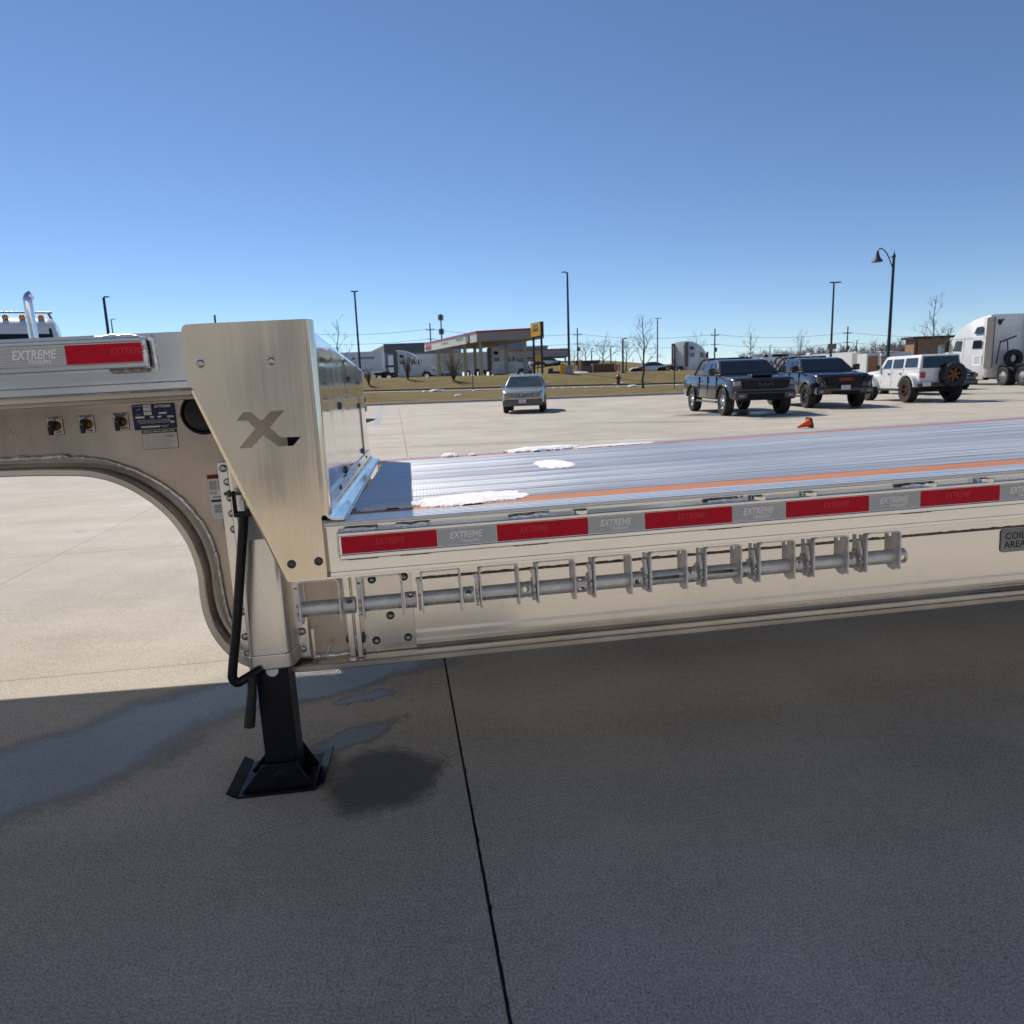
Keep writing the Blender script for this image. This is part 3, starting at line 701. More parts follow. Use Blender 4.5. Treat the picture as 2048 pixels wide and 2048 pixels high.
# --- landing gear
leg = tp(MB().box(-0.380, -0.268, 0.362, 0.478, -0.868, -0.30), 'landing_leg', 'blacksteel', bevel=0.006)
hs = MB(); sec = [(-0.392, 0.50), (-0.392, 0.372)] + [(-0.372 - 0.02 * math.cos(R(a)), 0.366 - 0.02 * math.sin(R(a))) for a in (0, 30, 60, 90)] + [(-0.276, 0.346)] + [(-0.276 + 0.030 * math.sin(R(a)), 0.378 - 0.032 * math.cos(R(a))) for a in (20, 45, 70, 90)] + [(-0.236, 0.44), (-0.236, 0.50)]
hs.prism(sec, -0.398, 0.26, 'z')
housing = tp(hs, 'leg_housing', 'alu_housing')
cl = MB().prism([(x_ + (0.004 if x_ > -0.32 else -0.004), y_ - (0.004 if y_ < 0.45 else 0)) for x_, y_ in sec], -0.452, -0.397, 'z')
tp(cl, 'housing_collar', 'alu_housing', bevel=0.006)
st = tp(MB().prism([(-0.456, -0.465), (-0.404, -0.465), (-0.404, 0.262), (-0.456, 0.262)], 0.487, 0.519, 'y'), 'bolt_flange', 'alu_beam', bevel=0.002)
tp(MB().prism([(-0.255, -0.468), (-0.208, -0.468), (-0.208, -0.10), (-0.255, -0.10)], 0.487, 0.519, 'y'), 'bolt_flange', 'alu_beam', bevel=0.002)
for x_, z in ((-0.436, 0.241), (-0.427, 0.193), (-0.424, 0.137), (-0.424, 0.081), (-0.424, 0.025), (-0.428, -0.276), (-0.430, -0.369), (-0.431, -0.435), (-0.230, -0.369), (-0.233, -0.435)):
    b = bolt((x_, 0.486, z), (0, -1, 0), 1.15)
tp(MB().prism([(-0.195, -0.47), (-0.188, -0.47), (-0.186, -0.36), (-0.196, -0.36)], 0.47, 0.519), 'gusset', 'alu_beam')
tp(MB().tube([(-0.178, 0.505, -0.475), (-0.165, 0.50, -0.478), (-0.15, 0.495, -0.465), (-0.142, 0.49, -0.44), (-0.130, 0.485, -0.42)], 0.0035, 8), 'wire_hook', 'white')
text('round_sticker', 'L', 0.001, M['ink'], T, (-0.32, 0.3, ZB - 0.40))if False else None
tp(MB().lathe([(0, 0), (0.021, 0), (0.021, 0.001), (0, 0.001)], 20, 'y', (-0.321, 0.3608, -0.462)), 'round_sticker', 'paper', leg and T)
foot = MB()
foot.box(-0.478, -0.214, 0.322, 0.585, -0.903, -0.893)
fo = tp(foot, 'landing_foot', 'blacksteel', bevel=0.002)
def sub(mb, name, mat, parent, **k): return mb.build(name, M[mat], parent, **k)
sub(MB().add([(-0.478, 0.322, -0.893), (-0.478, 0.585, -0.893), (-0.512, 0.585, -0.872), (-0.512, 0.322, -0.872), (-0.478, 0.322, -0.900), (-0.478, 0.585, -0.900), (-0.514, 0.585, -0.879), (-0.514, 0.322, -0.879)], [(0, 1, 2, 3), (4, 7, 6, 5), (2, 6, 7, 3), (0, 3, 7, 4), (1, 5, 6, 2)]), 'turned_edge', 'blacksteel', fo)
sub(MB().add([(-0.214, 0.322, -0.893), (-0.214, 0.585, -0.893), (-0.178, 0.585, -0.868), (-0.178, 0.322, -0.868), (-0.214, 0.322, -0.900), (-0.214, 0.585, -0.900), (-0.176, 0.585, -0.875), (-0.176, 0.322, -0.875)], [(0, 1, 2, 3), (4, 7, 6, 5), (2, 6, 7, 3), (0, 3, 7, 4), (1, 5, 6, 2)]), 'turned_edge', 'blacksteel', fo)
for yy in (0.345, 0.50):
    sub(MB().prism([(-0.468, -0.893), (-0.222, -0.893), (-0.272, -0.800), (-0.388, -0.800)], yy, yy + 0.008), 'gusset', 'blacksteel', fo, bevel=0.002)
sub(MB().lathe([(0.0, -0.001), (0.024, -0.001), (0.026, 0.0), (0.026, 0.003)], 22, 'y', (-0.33, 0.3445, -0.850)), 'pin_boss', 'blacksteel', fo)
cr = MB().tube(spline([(-0.338, 0.30, 0.10), (-0.358, 0.298, -0.02), (-0.400, 0.295, -0.26), (-0.431, 0.292, -0.42), (-0.434, 0.295, -0.452), (-0.423, 0.302, -0.470), (-0.402, 0.315, -0.464), (-0.355, 0.34, -0.446)], 6), 0.0155, 14)
crank = tp(cr, 'crank_handle', 'blacksteel')
sub(MB().tube([(-0.378, 0.315, -0.455), (-0.384, 0.312, -0.52)], [0.015, 0.015], 12).tube([(-0.384, 0.312, -0.52), (-0.393, 0.308, -0.570)], 0.0165, 12).tube([(-0.393, 0.308, -0.571), (-0.403, 0.304, -0.632)], [0.0175, 0.0185], 12), 'grip', 'black', crank)
bb = MB()
for dx in (-0.028, 0.022): bb.box(-0.340 + dx, -0.332 + dx, 0.288, 0.318, 0.105, 0.178)
bb.box(-0.368, -0.310, 0.286, 0.320, 0.092, 0.110)
sub(bb, 'yoke', 'blacksteel', crank, bevel=0.004)
sub(MB().cyl((-0.392, 0.302, 0.171), (-0.30, 0.302, 0.166), 0.0055, n=10).box(-0.381, -0.373, 0.292, 0.312, 0.160, 0.181).box(-0.366, -0.360, 0.294, 0.310, 0.162, 0.178), 'yoke_bolt', 'darkbolt', crank)
sub(MB().box(-0.347, -0.332, 0.290, 0.312, 0.112, 0.148), 'nylon_block', 'white', crank)
# --- splice plate and angles at the beam joint
sp = tp(MB().box(-0.012, 0.176, 0.508, 0.519, -0.480, -0.10), 'splice_plate', 'alu_housing', bevel=0.002)
for x_, z in ((0.033, -0.204), (0.150, -0.203), (0.089, -0.346), (0.030, -0.437), (0.147, -0.436)):
    bolt((x_, 0.507, z), (0, -1, 0), 1.25, 'darkbolt'); bolt((x_, 0.499, z), (0, -1, 0), 0.75, 'zinc')
tp(MB().box(-0.068, -0.045, 0.470, 0.5185, -0.488, -0.12), 'angle_iron', 'alu_beam', bevel=0.003)
tp(MB().box(-0.036, -0.018, 0.455, 0.5185, -0.492, -0.12), 'angle_iron', 'alu_beam', bevel=0.003)
bolt((-0.070, 0.495, -0.418), (-1, 0, 0), 1.1, 'darkbolt'); bolt((-0.016, 0.49, -0.422), (1, 0, 0), 1.1, 'darkbolt')
# --- strap winches under the rail
tp(MB().prism([(0.036, -0.073), (0.036, -0.079), (0.112, -0.079), (0.112, -0.073)], -0.155, XE, 'x'), 'winch_track', 'alu_x')
def rounded_u():
    w, t, r = 0.123, 0.0048, 0.014; outer = [(0, -0.132), (0, -r)] + [(r - r * math.cos(R(a)), -r + r * math.sin(R(a))) for a in (30, 60, 90)] + [(w - r, 0)] + [(w - r + r * math.sin(R(a)), -r + r * math.cos(R(a))) for a in (30, 60, 90)] + [(w, -0.132)]
    ri = r - t; inner = [(w - t, -0.132), (w - t, -r)] + [(w - r + ri * math.cos(R(a)), -r + ri * math.sin(R(a))) for a in (30, 60, 90)] + [(r, -t)] + [(r - ri * math.sin(R(a)), -r + ri * math.cos(R(a))) for a in (30, 60, 90)] + [(t, -0.132)]
    return outer + inner
fm = MB().prism(rounded_u(), 0.036, 0.060, 'y')
ear = [(0.058, -0.012), (0.058, -0.134), (0.064, -0.139)] + [(0.078 + 0.037 * math.sin(R(a)), -0.100 - 0.040 * math.cos(R(a))) for a in (0, 25, 50, 75, 90)] + [(0.115, -0.012), (0.098, -0.012), (0.098, -0.030), (0.080, -0.030), (0.080, -0.012)]
for xx in (0.0003, 0.1175): fm.prism(ear, xx, xx + 0.0044, 'x')
me_frame = fm.mesh('strap_winch', M['gal'])
def ring_c(r1, r0, gap, n=22):
    a0, a1 = gap / 2, 360 - gap / 2
    return [(r1 * math.cos(R(a0 + (a1 - a0) * i / n)), r1 * math.sin(R(a0 + (a1 - a0) * i / n))) for i in range(n + 1)] + [(r0 * math.cos(R(a1 - (a1 - a0) * i / n)), r0 * math.sin(R(a1 - (a1 - a0) * i / n))) for i in range(n + 1)]
sm = MB().prism(ring_c(0.0235, 0.0185, 26), 0.018, 0.105, 'x')
for a, b in ((0.004, 0.018), (0.105, 0.119)): sm.prism(ring_c(0.0235, 0.0185, 0.01), a, b, 'x')
me_spool = sm.mesh('spool', M['gal'])
cm = MB().lathe([(0.019, 0.128), (0.0255, 0.128), (0.0255, 0.162), (0.019, 0.162), (0.019, 0.128)], 32, 'x')
tmp = cm.build('tmp', M['gal'])
cut = MB()
for a in (0, 90): cut.cyl((0.145, -0.05 * math.cos(R(a)), -0.05 * math.sin(R(a))), (0.145, 0.05 * math.cos(R(a)), 0.05 * math.sin(R(a))), 0.0095, n=16)
tc = cut.build('tmp2', M['gal'])
bo = tmp.modifiers.new('b', 'BOOLEAN'); bo.operation = 'DIFFERENCE'; bo.object = tc; bo.solver = 'EXACT'
bpy.context.view_layer.update()
me_cap = bpy.data.meshes.new_from_object(tmp.evaluated_get(bpy.context.evaluated_depsgraph_get())); me_cap.name = 'winch_head'
me_cap.set_sharp_from_angle(angle=R(35))
bpy.data.objects.remove(tmp); bpy.data.objects.remove(tc)
gp = []
for k in range(12):
    for a, r in ((0, 0.0285), (8, 0.037), (15, 0.037), (19, 0.0285)): gp.append((r * math.cos(R(k * 30 + a)), r * math.sin(R(k * 30 + a))))
me_gear = MB().prism(gp, -0.0115, -0.0035, 'x').mesh('ratchet_gear', M['gal'], smooth=False)
me_pawl = MB().prism([(0.018, -0.030), (0.030, -0.026), (0.036, -0.034), (0.016, -0.072), (0.006, -0.076), (0.004, -0.066)], -0.012, -0.003, 'x').cyl((-0.015, 0.027, -0.034), (-0.001, 0.027, -0.034), 0.007, n=12).mesh('pawl', M['gal'])
WX = [-0.146, 0.039, 0.2185, 0.398, 0.576, 0.757, 0.938, 1.120, 1.301, 1.486, 1.670]
for i, x_ in enumerate(WX):
    w = link('strap_winch', me_frame, T, loc=(x_, 0, ZB - 0.0795))
    s = link('spool', me_spool, w, loc=(0, 0.082, -0.0975)); s.rotation_euler = (R([-135, -128, -140, -146, -100, 20, 172, 165, -80, -110, 60][i]), 0, 0)
    c = link('winch_head', me_cap, w, loc=(0, 0.082, -0.0975)); c.rotation_euler = (R([45, 40, 60, 75, 25, 5, 50, 20, 55, 50, 10][i]), 0, 0)
    g = link('ratchet_gear', me_gear, w, loc=(0, 0.082, -0.0975)); g.rotation_euler = (R(rng.uniform(0, 30)), 0, 0)
    link('pawl', me_pawl, w, loc=(0, 0.045, 0))
# --- stickers, plates and valves on the neck web
def sticker(name, x0, x1, z0, z1, mat, y=0.5195, parent=None):
    return MB().box(x0, x1, y - 0.0012, y, z0, z1).build(name, M[mat], parent or T, smooth=False, loc=TL if parent is None else None)
def line(parent, x, y, z, body, size, mat='ink', align='CENTER', sx=1.0, bold=0.0, lines=0.9):
    return text('print', body, size, M[mat], parent, (x, y - 0.0016, z), align=align, sx=sx, bold=bold, extrude=0.0002, lines=lines)
for i, (x0, z1, top, bot) in enumerate(((-0.999, 0.451, 'LIFT CONTROL\nLIFT', 'LOWER'), (-0.898, 0.4505, 'LIFT CONTROL\nLIFT', 'LOWER'), (-0.787, 0.452, 'MANUAL DUMP\nDISCONNECT', 'EXHAUST'))):
    bdr = sticker('valve_label', x0, x0 + 0.052, z1 - 0.060, z1, 'ink', 0.5198)
    sticker('label_face', x0 + 0.0012, x0 + 0.0508, z1 - 0.0588, z1 - 0.0012, 'paper', 0.5186, bdr)
    line(bdr, x0 + 0.027, 0.5173, z1 - 0.008, top, 0.0068, bold=0.0002, sx=0.85)
    line(bdr, x0 + 0.036, 0.5173, z1 - 0.053, bot, 0.0062, bold=0.0002, sx=0.8)
    cx, cz = x0 + 0.030, z1 - 0.031
    sub(MB().lathe([(0, -0.012), (0.010, -0.012), (0.0165, -0.005), (0.0165, 0.002)], 20, 'y', (cx, 0.516, cz)), 'knob', 'brass', bdr)
    sub(MB().prism([(cx - 0.014, cz - 0.030), (cx - 0.004, cz - 0.030), (cx + 0.001, cz - 0.006), (cx + 0.003, cz + 0.012), (cx - 0.004, cz + 0.020), (cx - 0.012, cz + 0.013), (cx - 0.015, cz - 0.004)], 0.488, 0.503), 'lever', 'black', bdr, bevel=0.002)
    sub(MB().ball((cx - 0.007, 0.487, cz + 0.001), 0.003), 'screw', 'zinc', bdr)
dp = tp(MB().prism([(-0.720, 0.392), (-0.717, 0.389), (-0.583, 0.389), (-0.580, 0.392), (-0.580, 0.473), (-0.583, 0.476), (-0.717, 0.476), (-0.720, 0.473)], 0.517, 0.5192), 'data_plate', 'plate_blue')
for a, b, c_, d in ((-0.683, 0.4665, 0.026, 0.007), (-0.683, 0.453, 0.026, 0.012), (-0.683, 0.4385, 0.026, 0.012), (-0.712, 0.4285, 0.030, 0.007), (-0.664, 0.428, 0.013, 0.006), (-0.640, 0.428, 0.013, 0.006), (-0.608, 0.427, 0.022, 0.0065), (-0.634, 0.440, 0.026, 0.0065), (-0.600, 0.408, 0.014, 0.007), (-0.697, 0.3955, 0.062, 0.006)):
    sticker('field', a, a + c_, b, b + d, 'paper', 0.5172, dp)
line(dp, -0.619, 0.517, 0.466, 'EXTREME', 0.0125, 'tape_print', bold=0.0003)
line(dp, -0.652, 0.517, 0.416, 'THIS VEHICLE CONFORMS TO ALL APPLICABLE\nFEDERAL MOTOR VEHICLE SAFETY STANDARDS\nIN EFFECT ON DATE OF MANUFACTURE', 0.0052, 'tape_print')
line(dp, -0.702, 0.517, 0.470, 'DATE OF MFG', 0.0045, 'tape_print'); line(dp, -0.698, 0.517, 0.459, 'GVWR', 0.0045, 'tape_print'); line(dp, -0.70, 0.517, 0.441, 'GAWR', 0.0045, 'tape_print')
line(dp, -0.62, 0.517, 0.398, 'VEHICLE TYPE\nTRAILER', 0.0045, 'tape_print')
isp = sticker('inspection_sticker', -0.699, -0.583, 0.321, 0.390 - 0.003, 'ink', 0.5197)
sticker('label_face', -0.6975, -0.5845, 0.3225, 0.3755, 'paper', 0.5185, isp)
line(isp, -0.641, 0.5172, 0.3812, 'FEDERAL ANNUAL INSPECTION', 0.0078, 'paper', bold=0.0002, sx=0.92)
for k in range(6):
    sticker('ruled_line', -0.690, -0.592 - 0.006 * (k % 3), 0.3685 - k * 0.0078, 0.3691 - k * 0.0078, 'ink', 0.5173, isp)
sticker('ruled_line', -0.62, -0.592, 0.3625, 0.3645, 'ink_red', 0.5173, isp)
wn_ = sticker('warning_sticker', -0.503, -0.447, 0.058, 0.220, 'ink', 0.5197)
sticker('label_face', -0.502, -0.448, 0.059, 0.219, 'paper', 0.5187, wn_)
sticker('warning_band', -0.502, -0.448, 0.2045, 0.219, 'ink_red', 0.5176, wn_)
line(wn_, -0.499, 0.5163, 0.2115, '\u25b2 WARNING' if False else 'WARNING', 0.0125, 'ink', 'LEFT', sx=0.9, bold=0.0004)
sticker('picture_box', -0.498, -0.474, 0.165, 0.198, 'paper_grey', 0.5176, wn_); sticker('picture_box', -0.470, -0.452, 0.165, 0.198, 'paper_grey', 0.5176, wn_)
line(wn_, -0.487, 0.5173, 0.155, 'LOAD AND\nUNLOAD', 0.005); line(wn_, -0.476, 0.5173, 0.140, 'BOLT SIZE', 0.006, bold=0.0002)
sticker('dark_band', -0.498, -0.452, 0.122, 0.131, 'navy', 0.5176, wn_)
line(wn_, -0.494, 0.5173, 0.098, '\u2022 WHEELS\n\u2022 HOSES\n\u2022 LIGHTS\n\u2022 DOORS', 0.007, 'ink', 'LEFT', bold=0.0001, lines=1.1)
sticker('grey_label', -0.470, -0.448, 0.020, 0.056, 'paper_grey', 0.5196)
gl_ = sticker('grey_label', -0.372, -0.262, 0.005, 0.098, 'paper_grey', 0.3455)
line(gl_, -0.30, 0.3445, 0.066, 'JOST\nMAGNUM' if False else 'MAG', 0.014, 'ink', sx=1.0)
for k in range(5): line(gl_, -0.31, 0.3445, 0.048 - k * 0.0085, 'LANDING GEAR' if False else '-----------', 0.010, 'ink')
lm = tp(MB().lathe([(0, -0.012), (0.045, -0.010), (0.058, -0.006), (0.066, 0.0), (0.066, 0.010)], 30, 'y', (-0.488, 0.509, 0.434)), 'round_lamp', 'black')
sub(MB().lathe([(0.066, -0.008), (0.072, -0.006), (0.074, 0.002), (0.072, 0.010), (0.066, 0.010)], 30, 'y', (-0.488, 0.509, 0.434)), 'rubber_ring', 'rubber', lm)
bolt((-0.566, 0.517, 0.432), (0, -1, 0), 0.5)
ca = tp(MB().prism([(2.594, -0.322), (2.584, -0.312), (2.584, -0.232), (2.594, -0.226), (2.80, -0.226), (2.81, -0.232), (2.81, -0.312), (2.80, -0.322)], 0.5155, 0.517), 'coil_area_sign', 'paper_grey')
text('print', 'COIL\nAREA', 0.040, M['ink'], ca, (2.648, 0.5150, -0.274), extrude=0.0003, bold=0.0003, lines=0.9)
# scuffs on the neck web
for i, (x_, z, a, L) in enumerate(((-1.12, 0.405, 70, .014), (-1.11, 0.398, 70, .012), (-1.10, 0.39, 68, .012), (-1.085, 0.40, 72, .010), (-1.06, 0.375, 60, .008), (-0.83, 0.345, 10, .012), (-0.80, 0.352, 60, .010), (-0.77, 0.348, 20, .008))):
    tp(MB().add([(x_, 0.5196, z), (x_ + L * math.cos(R(a)), 0.5196, z + L * math.sin(R(a))), (x_ + L * math.cos(R(a)) + .0014, 0.5196, z + L * math.sin(R(a))), (x_ + .0014, 0.5196, z)], [(0, 1, 2, 3)]), 'scuff', 'ink' if i < 5 else 'tape_print')
# --- snow left on the deck (in the trailer's frame)
def snow(label, x0, x1, y0, y1, h, seed, skew=0.0):
    b = MB(); nx_, ny_ = 100, 44
    def fn(u, v):
        xx = x0 + (x1 - x0) * u; yy = y0 + (y1 - y0) * v + skew * (u - 0.5)
        e = 1 - max(abs(2 * u - 1) ** 2.2 + abs(2 * v - 1) ** 2.2, 0)
        e += 0.30 * noise.noise((u * 5 + seed, v * 4, seed)) + 0.24 * noise.noise((u * 13 + seed, v * 9, seed)) + 0.12 * noise.noise((u * 40 + seed, v * 26, seed))
        z = h * math.sqrt(max(0, e)) if e > 0 else -0.006
        z += 0.0012 * noise.noise((u * 60, v * 40, seed)) if e > 0 else 0
        return (xx, yy, 0.0955 + z)
    b.grid(nx_, ny_, fn)
    bm = MB(); keep = []
    for f in b.f:
        if max(b.v[i][2] for i in f) > 0.0957: keep.append(f)
    b.f = keep
    o = b.build('snow_patch', M['snow'])
    o.matrix_world = T.matrix_world @ Matrix.Translation((0, 0, ZB))
    return tag(o, label, 'snow', 'snow patches on the trailer deck')
bpy.context.view_layer.update()
snow('snow drift over the near wood strip beside the headboard shadow', 0.20, 0.60, 0.155, 0.43, 0.010, 1.3, 0.05)
snow('thin shaded snow at the foot of the headboard', 0.03, 0.27, 0.19, 0.30, 0.010, 4.1, 0.03)
snow('round snow patch alone in the middle of the deck', 0.80, 0.98, 1.13, 1.58, 0.008, 2.2, 0.0)
snow('long low snow drift along the far edge of the deck', 0.76, 1.26, 2.27, 2.50, 0.024, 7.7, 0.02)
snow('thin pinkish snow trail running right from the far drift', 1.15, 1.75, 2.30, 2.42, 0.009, 5.9, 0.02)
snow('small snow lump at the far edge near the headboard shadow', 0.36, 0.47, 2.28, 2.45, 0.022, 9.4, 0.0)
snow('smallest snow crumb on the far wood strip', 0.53, 0.58, 2.29, 2.38, 0.014, 3.4, 0.0)
# ------------------------------------------------------------------ vehicles (front faces -Y, origin on the ground under the front axle)
def shape(prof, hw, r, tum=None, mat=None, name='body', parent=None, slices=(-1, -.965, -.86, 0, .86, .965, 1), sm=True):
    ys_ = [q[0] for q in prof]; zs_ = [q[1] for q in prof]
    yc, zc = (min(ys_) + max(ys_)) / 2, (min(zs_) + max(zs_)) / 2; hy, hz = (max(ys_) - min(ys_)) / 2, (max(zs_) - min(zs_)) / 2
    n = len(prof); vs = []; fs = []
    for t in slices:
        e = r * (1 if abs(t) == 1 else (0.3 if abs(t) > .9 else 0))
        for y, z in prof:
            yy = yc + (y - yc) * (1 - e / hy); zz = zc + (z - zc) * (1 - e / hz)
            k = tum(yy, zz) if tum else 1
            vs.append((t * hw * k, yy, zz))
    for i in range(len(slices) - 1):
        for k in range(n):
            fs.append([i * n + k, i * n + (k + 1) % n, (i + 1) * n + (k + 1) % n, (i + 1) * n + k])
    fs += [list(range(n)), list(range((len(slices) - 1) * n, len(slices) * n))]
    me = MB().add(vs, fs).mesh(name, mat)
    bm = bmesh.new(); bm.from_mesh(me); bmesh.ops.triangulate(bm, faces=[f for f in bm.faces if len(f.verts) > 4]); bm.to_mesh(me); bm.free()
    me.polygons.foreach_set('use_smooth', [True] * len(me.polygons)); me.set_sharp_from_angle(angle=R(50))
    return link(name, me, parent)

_wh = {}
def wheel_mesh(r, w, rim, key):
    k = (round(r, 3), round(w, 3), round(rim, 3), key)
    if k in _wh: return _wh[k]
    h = w / 2
    ty = MB().lathe([(rim, -h * .8), (r * .93, -h), (r * .985, -h * .8), (r, -h * .45), (r, h * .45), (r * .985, h * .8), (r * .93, h), (rim, h * .8), (rim, -h * .8)], 28, 'x')
    for i in range(28):                       # tread lugs
        a = 2 * math.pi * i / 28; c_, s_ = math.cos(a), math.sin(a)
        ty.add([(xx, rr_ * c_ - tt * s_, rr_ * s_ + tt * c_) for xx in (-h * .7, h * .7) for rr_ in (r * .99, r * 1.018) for tt in (-r * .05, r * .05)],
               [(0, 1, 3, 2), (4, 6, 7, 5), (2, 3, 7, 6), (0, 2, 6, 4), (1, 5, 7, 3)])
    mt = ty.mesh('wheel', M['rubber'])
    rm = MB().lathe([(rim * 1.0, h * .72), (rim * .93, h * .78), (rim * .88, h * .45), (rim * .86, -h * .3), (rim * .2, -h * .3), (0, -h * .3)], 24, 'x')
    ns = {'steel': 10, 'truck': 10}.get(key, 6)
    for i in range(ns):
        a = 2 * math.pi * i / ns; c_, s_ = math.cos(a), math.sin(a); w1, w2 = rim * .13, rim * .20
        pts = []
        for rad, ww, xx in ((rim * .10, w1, h * .55), (rim * .92, w2, h * .66)):
            pts += [(xx, rad * c_ - ww * s_, rad * s_ + ww * c_), (xx, rad * c_ + ww * s_, rad * s_ - ww * c_)]
        back = [(p_[0] - h * .3, p_[1], p_[2]) for p_ in pts]
        rm.add(pts + back, [(0, 1, 3, 2), (4, 6, 7, 5), (0, 2, 6, 4), (1, 5, 7, 3)])
    rm.lathe([(0, h * .68), (rim * .16, h * .66), (rim * .24, h * .5), (rim * .24, 0)], 14, 'x')
    mr = {'trx': 'silver', 'bronze': 'bronze', 'black': 'black', 'steel': 'silver', 'truck': 'chrome'}[key]
    mm = rm.mesh('rim', M[mr]); mb_ = MB().lathe([(0, -h * .32), (rim * .87, -h * .32)], 20, 'x').mesh('rim_back', M['hole'])
    _wh[k] = (mt, mm, mb_); return _wh[k]
def wheel(parent, x, y, r, w, rim, key, z=None):
    mt, mm, mb_ = wheel_mesh(r, w, rim, key)
    o = link('wheel', mt, parent, loc=(x, y, r if z is None else z)); o.rotation_euler = (rng.uniform(0, 1), 0, math.pi if x < 0 else 0)
    link('rim', mm, o); link('rim_back', mb_, o)
    return o
def archpts(cy, cz, r, a0=172, a1=8, n=10): return [(cy + r * math.cos(R(a0 + (a1 - a0) * i / n)), cz + r * math.sin(R(a0 + (a1 - a0) * i / n))) for i in range(n + 1)]
def panel(name, pts, mat, parent, t=0.004):
    """flat panel from 3D outline, thickened along its normal"""
    P = [Vector(q) for q in pts]; nrm = (P[1] - P[0]).cross(P[2] - P[0]).normalized(); n = len(P)
    vs = P + [q - nrm * t for q in P]
    return MB().add(vs, [list(range(n)), list(range(2 * n - 1, n - 1, -1))] + [[i, (i + 1) % n, (i + 1) % n + n, i + n] for i in range(n)]).build(name, mat, parent, smooth=False)
def side_glass(parent, polys, xs_of, mat='glass', frame=None):
    for s_ in (-1, 1):
        for pl in polys:
            pts = [(s_ * (xs_of(y, z) + 0.008), y, z) for y, z in pl]
            w_ = panel('window', pts if s_ < 0 else pts[::-1], M[mat], parent, 0.01)

